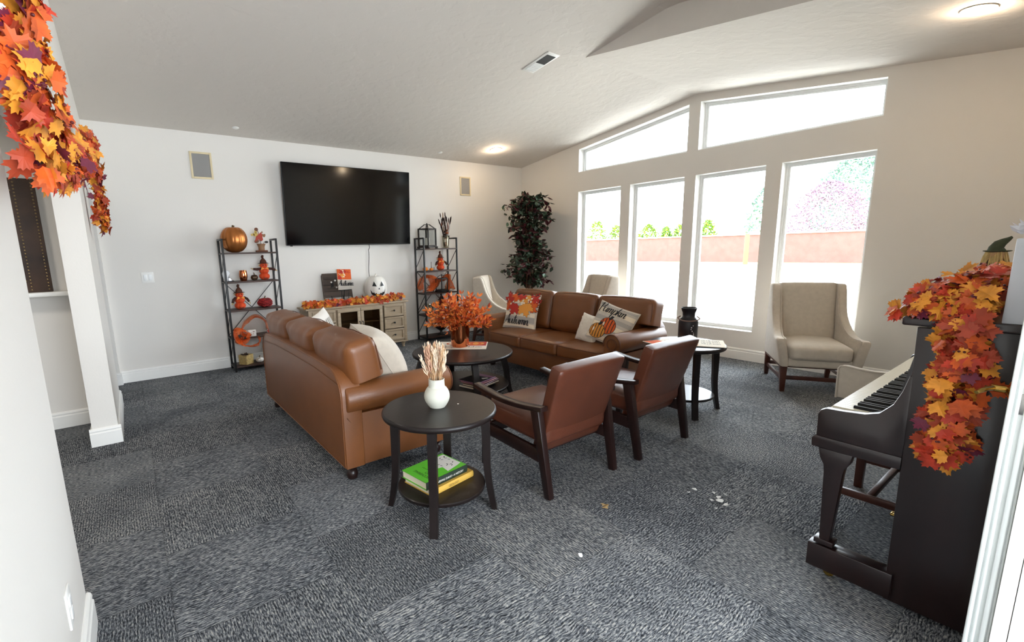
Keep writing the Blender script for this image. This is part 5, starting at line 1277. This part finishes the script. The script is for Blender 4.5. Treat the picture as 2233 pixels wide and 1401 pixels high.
# ---- ficus tree in the corner
t = thing('ficus_tree', 'tall artificial ficus with dark green and burgundy leaves in the corner', 'tree', (5.30, 5.52, 0))
mb = MB(); mb.lathe([(0, 0), (.13, 0), (.15, .02), (.17, .26), (.175, .28), (.165, .28), (.15, .24), (0, .24)], n=28); mb.build('planter', mat('brown planter', (80, 58, 44), .6), t)
tr = MB(); lv = MB(); r = random.Random(31)
M_fic = [mat('dark green ficus leaf', (36, 50, 36), .35, var=.2, vscale=20), mat('grey green ficus leaf', (76, 98, 76), .35, var=.2, vscale=20), mat('burgundy ficus leaf', (76, 26, 34), .4, var=.2, vscale=20)]
twigs = []
for k in range(5):
    a = 2*pi*k/5+.3; P = [Vector((.03*cos(a), .03*sin(a), .22)), Vector((.05*cos(a+.8), .05*sin(a+.8), .65)), Vector((.05*cos(a+1.8), .05*sin(a+1.8), 1.1)), Vector((.07*cos(a+2.6), .07*sin(a+2.6), 1.6)), Vector((.08*cos(a+3), .08*sin(a+3), 2.1))]
    S = spline(P, 24); tr.tube(S, [.017*(1-.6*i/24) for i in range(25)], 7)
    for i in range(8, 25):
        for q in range(3):
            b = r.uniform(0, 2*pi); z = S[i].z
            # ragged silhouette: wide at 1.3 and 1.9, waist at 1.55
            R = .16+.20*exp(-((z-1.78)/.22)**2)+.20*exp(-((z-1.02)/.25)**2)+(.05 if z > 2 else 0)
            d = Vector((cos(b), sin(b)*.9, r.uniform(-.1, .5))); e = S[i]+d*R*r.uniform(.6, 1.25); mid = S[i].lerp(e, .5)+Vector((0, 0, .04)); twigs.append((S[i], mid, e))
for a, m_, e in twigs:
    tr.tube([a, m_, e], [.004, .003, .0015], 4)
    for q in range(10):
        u = r.uniform(.25, 1.08); p = a.lerp(m_, u*2) if u < .5 else m_.lerp(e, u*2-1); d = Vector((r.uniform(-1, 1), r.uniform(-1, 1), r.uniform(-1.1, .3)))
        oval(lv, p, d, Vector((r.uniform(-.6, .6), r.uniform(-.8, .2), 1)), r.uniform(.075, .115), r.uniform(.05, .07), r.choices((0, 1, 2), (5, 2, 3))[0])
tr.build('trunk', mat('brown bark', (92, 64, 46), .8), t)
lv.build('leaves', M_fic, t, smooth='raw')['kind'] = 'stuff'

# ---- scraps on the carpet
r = random.Random(6); M_scrap = mat('white paper scrap', (226, 226, 224), .8)
spots = [(2.447, 1.07, .028), (2.475, 1.09, .018), (2.43, 1.03, .016), (2.50, 1.13, .016), (2.46, 1.216, .018), (2.40, 1.22, .015), (2.42, 1.10, .014), (2.53, 1.08, .013), (2.36, 1.05, .012), (1.50, 1.232, .012)]
for x, y, s in spots:
    n = 6; mb = MB(); vs = [(s*r.uniform(.5, 1)*cos(2*pi*i/n), s*r.uniform(.5, 1)*sin(2*pi*i/n), r.uniform(.001, .012)) for i in range(n)]
    mb.add(vs+[(a*.9, b*.9, c+.0015) for a, b, c in vs]+[(0, 0, .002), (0, 0, .006)], [(i, (i+1) % n, 2*n) for i in range(n)]+[(n+i, n+(i+1) % n, 2*n+1) for i in range(n)]+[(i, (i+1) % n, n+(i+1) % n, n+i) for i in range(n)])
    o = mb.build('paper_scrap', M_scrap, smooth=0, loc=(x, y, 0)); o.location.z = .001
    if x > 2: tag(o, 'torn white scrap lying on the carpet near the piano', 'scrap', 'white scraps on the carpet near the piano')
    else: tag(o, 'lone white scrap on the open carpet left of the other scraps', 'scrap')
mb = MB()
for k in range(3): leaf(mb, (.012*k-.012, .004*k, .006), (rnd.uniform(-.5, .5), .3, 1), (rnd.uniform(-1, 1), rnd.uniform(-1, 1), 0), .038, 0, .9)
tag(mb.build('dried_leaf', mat('dried tan leaf', (190, 160, 110), .8), smooth='raw', loc=(1.921, 1.417, .003)), 'small dried tan leaf on the carpet in front of the left armchair', 'leaf')

# ================================================================ OUTSIDE
M_conc = mat('pale concrete', (205, 200, 190), .9, var=.06, vscale=2)
mb = MB(); mb.box((18, 4, -.22), (24, 60, .1)); struct(mb.build('patio', M_conc, smooth=0))
mb = MB(); mb.box((42, 4, -.22), (24, 120, .12)); o = struct(mb.build('lawn', mat('dry yellow grass', (176, 168, 96), .95, var=.25, vscale=1.2), smooth=0))
t = thing('garden_wall', 'long pinkish block wall with a pale cap across the yard outside', 'wall')
t.location = (40, 6, -.2)
mb = MB(); mb.box((0, 0, 1.08), (.25, 100, 2.16)); mb.build('blocks', mat('pink brick', (104, 72, 68), .9, var=.12, vscale=3), t, smooth=0)
mb = MB(); mb.box((-.02, 0, 2.2), (.4, 100, .1)); mb.build('cap', M_conc, t, smooth=0)
def bush(name, label, loc, rx, rz_, mats_, n, seed, cat='shrub', group=None, leafs=.3):
    t = thing(name, label, cat, loc, 0, group); r = random.Random(seed); mb = MB()
    for k in range(n):
        a = r.uniform(0, 2*pi); z = r.random(); q = sqrt(max(0, 1-z**1.6))*r.uniform(.55, 1); p = Vector((rx*q*cos(a), rx*q*sin(a), .1*rz_+rz_*z*.95)); d = Vector((r.uniform(-1, 1), r.uniform(-1, 1), r.uniform(-.3, 1)))
        oval(mb, p, d, Vector((r.uniform(-1, 1), r.uniform(-1, 1), r.uniform(-1, 1))), leafs*r.uniform(.6, 1.2), leafs*.5, r.randrange(len(mats_)))
    mb.build('foliage', mats_, t, smooth='raw')['kind'] = 'stuff'; mb = MB(); mb.tube([(0, 0, 0), (.02*rx, 0, rz_*.6)], [.03*rx, .01*rx], 6); mb.build('trunk', mat('pale bark', (130, 112, 104), .9), t)
M_lime = [mat('lime green foliage', (118, 136, 30), .8), mat('mid green foliage', (86, 120, 44), .8)]
M_plum = [mat('plum foliage', (108, 84, 102), .8), mat('pale plum foliage', (134, 112, 126), .8)]
M_dkg = [mat('blue green needles', (92, 118, 106), .8), mat('grey green needles', (120, 138, 118), .8)]
def on_wall(px, py, x):
    d = fw+rt*(px-PCX)/FPX-up*(py-PCY)/FPX; return Vector((0, 0, CAMH))+d*(x/d.x)
for i, (px, ptop, w_, lab) in enumerate(((1303, 488, .75, 'lime shrub above the garden wall seen through the first tall window'), (1345, 497, .7, 'lime shrub at the right edge of the first tall window'), (1415, 496, .75, 'round lime shrub in the middle of the second tall window'), (1453, 500, .4, 'small lime shrub right of the round one in the second tall window'), (1485, 495, .6, 'lime shrub at the right edge of the second tall window'), (1545, 486, .5, 'lime shrub at the left edge of the third tall window'))):
    p = on_wall(px, ptop, 42.5); bush('shrub', lab, (p.x, p.y, -.16), w_*1.9, p.z+.16, M_lime, 900, 40+i, group='lime shrubs behind the garden wall', leafs=.28)
p = on_wall(1812, 405, 44); bush('plum_tree', 'purple leaved tree behind the garden wall in the widest tall window', (p.x, p.y, -.16), 3.6, p.z+.16, M_plum, 9000, 50, 'tree', leafs=.17)
p = on_wall(1875, 345, 58); bush('conifer_tree', 'tall blue green tree rising behind the purple tree', (p.x, p.y, -.16), 4.6, p.z+.16, M_dkg, 6500, 51, 'tree', leafs=.34)
p = on_wall(1668, 420, 52); bush('conifer_tree', 'green tree at the right edge of the third tall window', (p.x, p.y, -.16), 1.9, p.z+.16, M_dkg, 700, 52, 'tree', leafs=.45)
t = thing('neighbour_house', 'low house with a pale roof beyond the garden wall', 'house', (74, 26, -.16))
mb = MB(); mb.box((0, 0, 1.4), (8, 24, 2.8)); mb.build('walls', mat('peach stucco', (170, 120, 96), .9), t, smooth=0)
mb = MB(); mb.prism([(-5, 2.75), (0, 4.0), (5, 2.75), (5, 2.65), (-5, 2.65)], -12.6, 12.6, 'y'); mb.build('roof', mat('pale shingle', (200, 194, 190), .9), t, smooth=0)
p = on_wall(1340, 520, 50); t = thing('utility_pole', 'thin wooden utility pole beyond the first tall window', 'pole', (50, p.y, -.16)); mb = MB(); mb.tube([(0, 0, 0), (0, 0, 10)], [.14, .10], 10); mb.build('pole', mat('weathered pole', (150, 130, 140), .9), t); mb = MB(); mb.box((0, 0, 9.4), (.1, 1.8, .1)); mb.build('crossarm', M_vine, t)
p = on_wall(1626, 560, 36); t = thing('yard_post', 'orange tan post standing before the garden wall in the third tall window', 'post', (36, p.y, -.16)); mb = MB(); mb.tube([(0, 0, 0), (0, 0, 2.15)], [.16, .15], 10); mb.build('post', mat('orange tan wood', (180, 110, 66), .9), t)
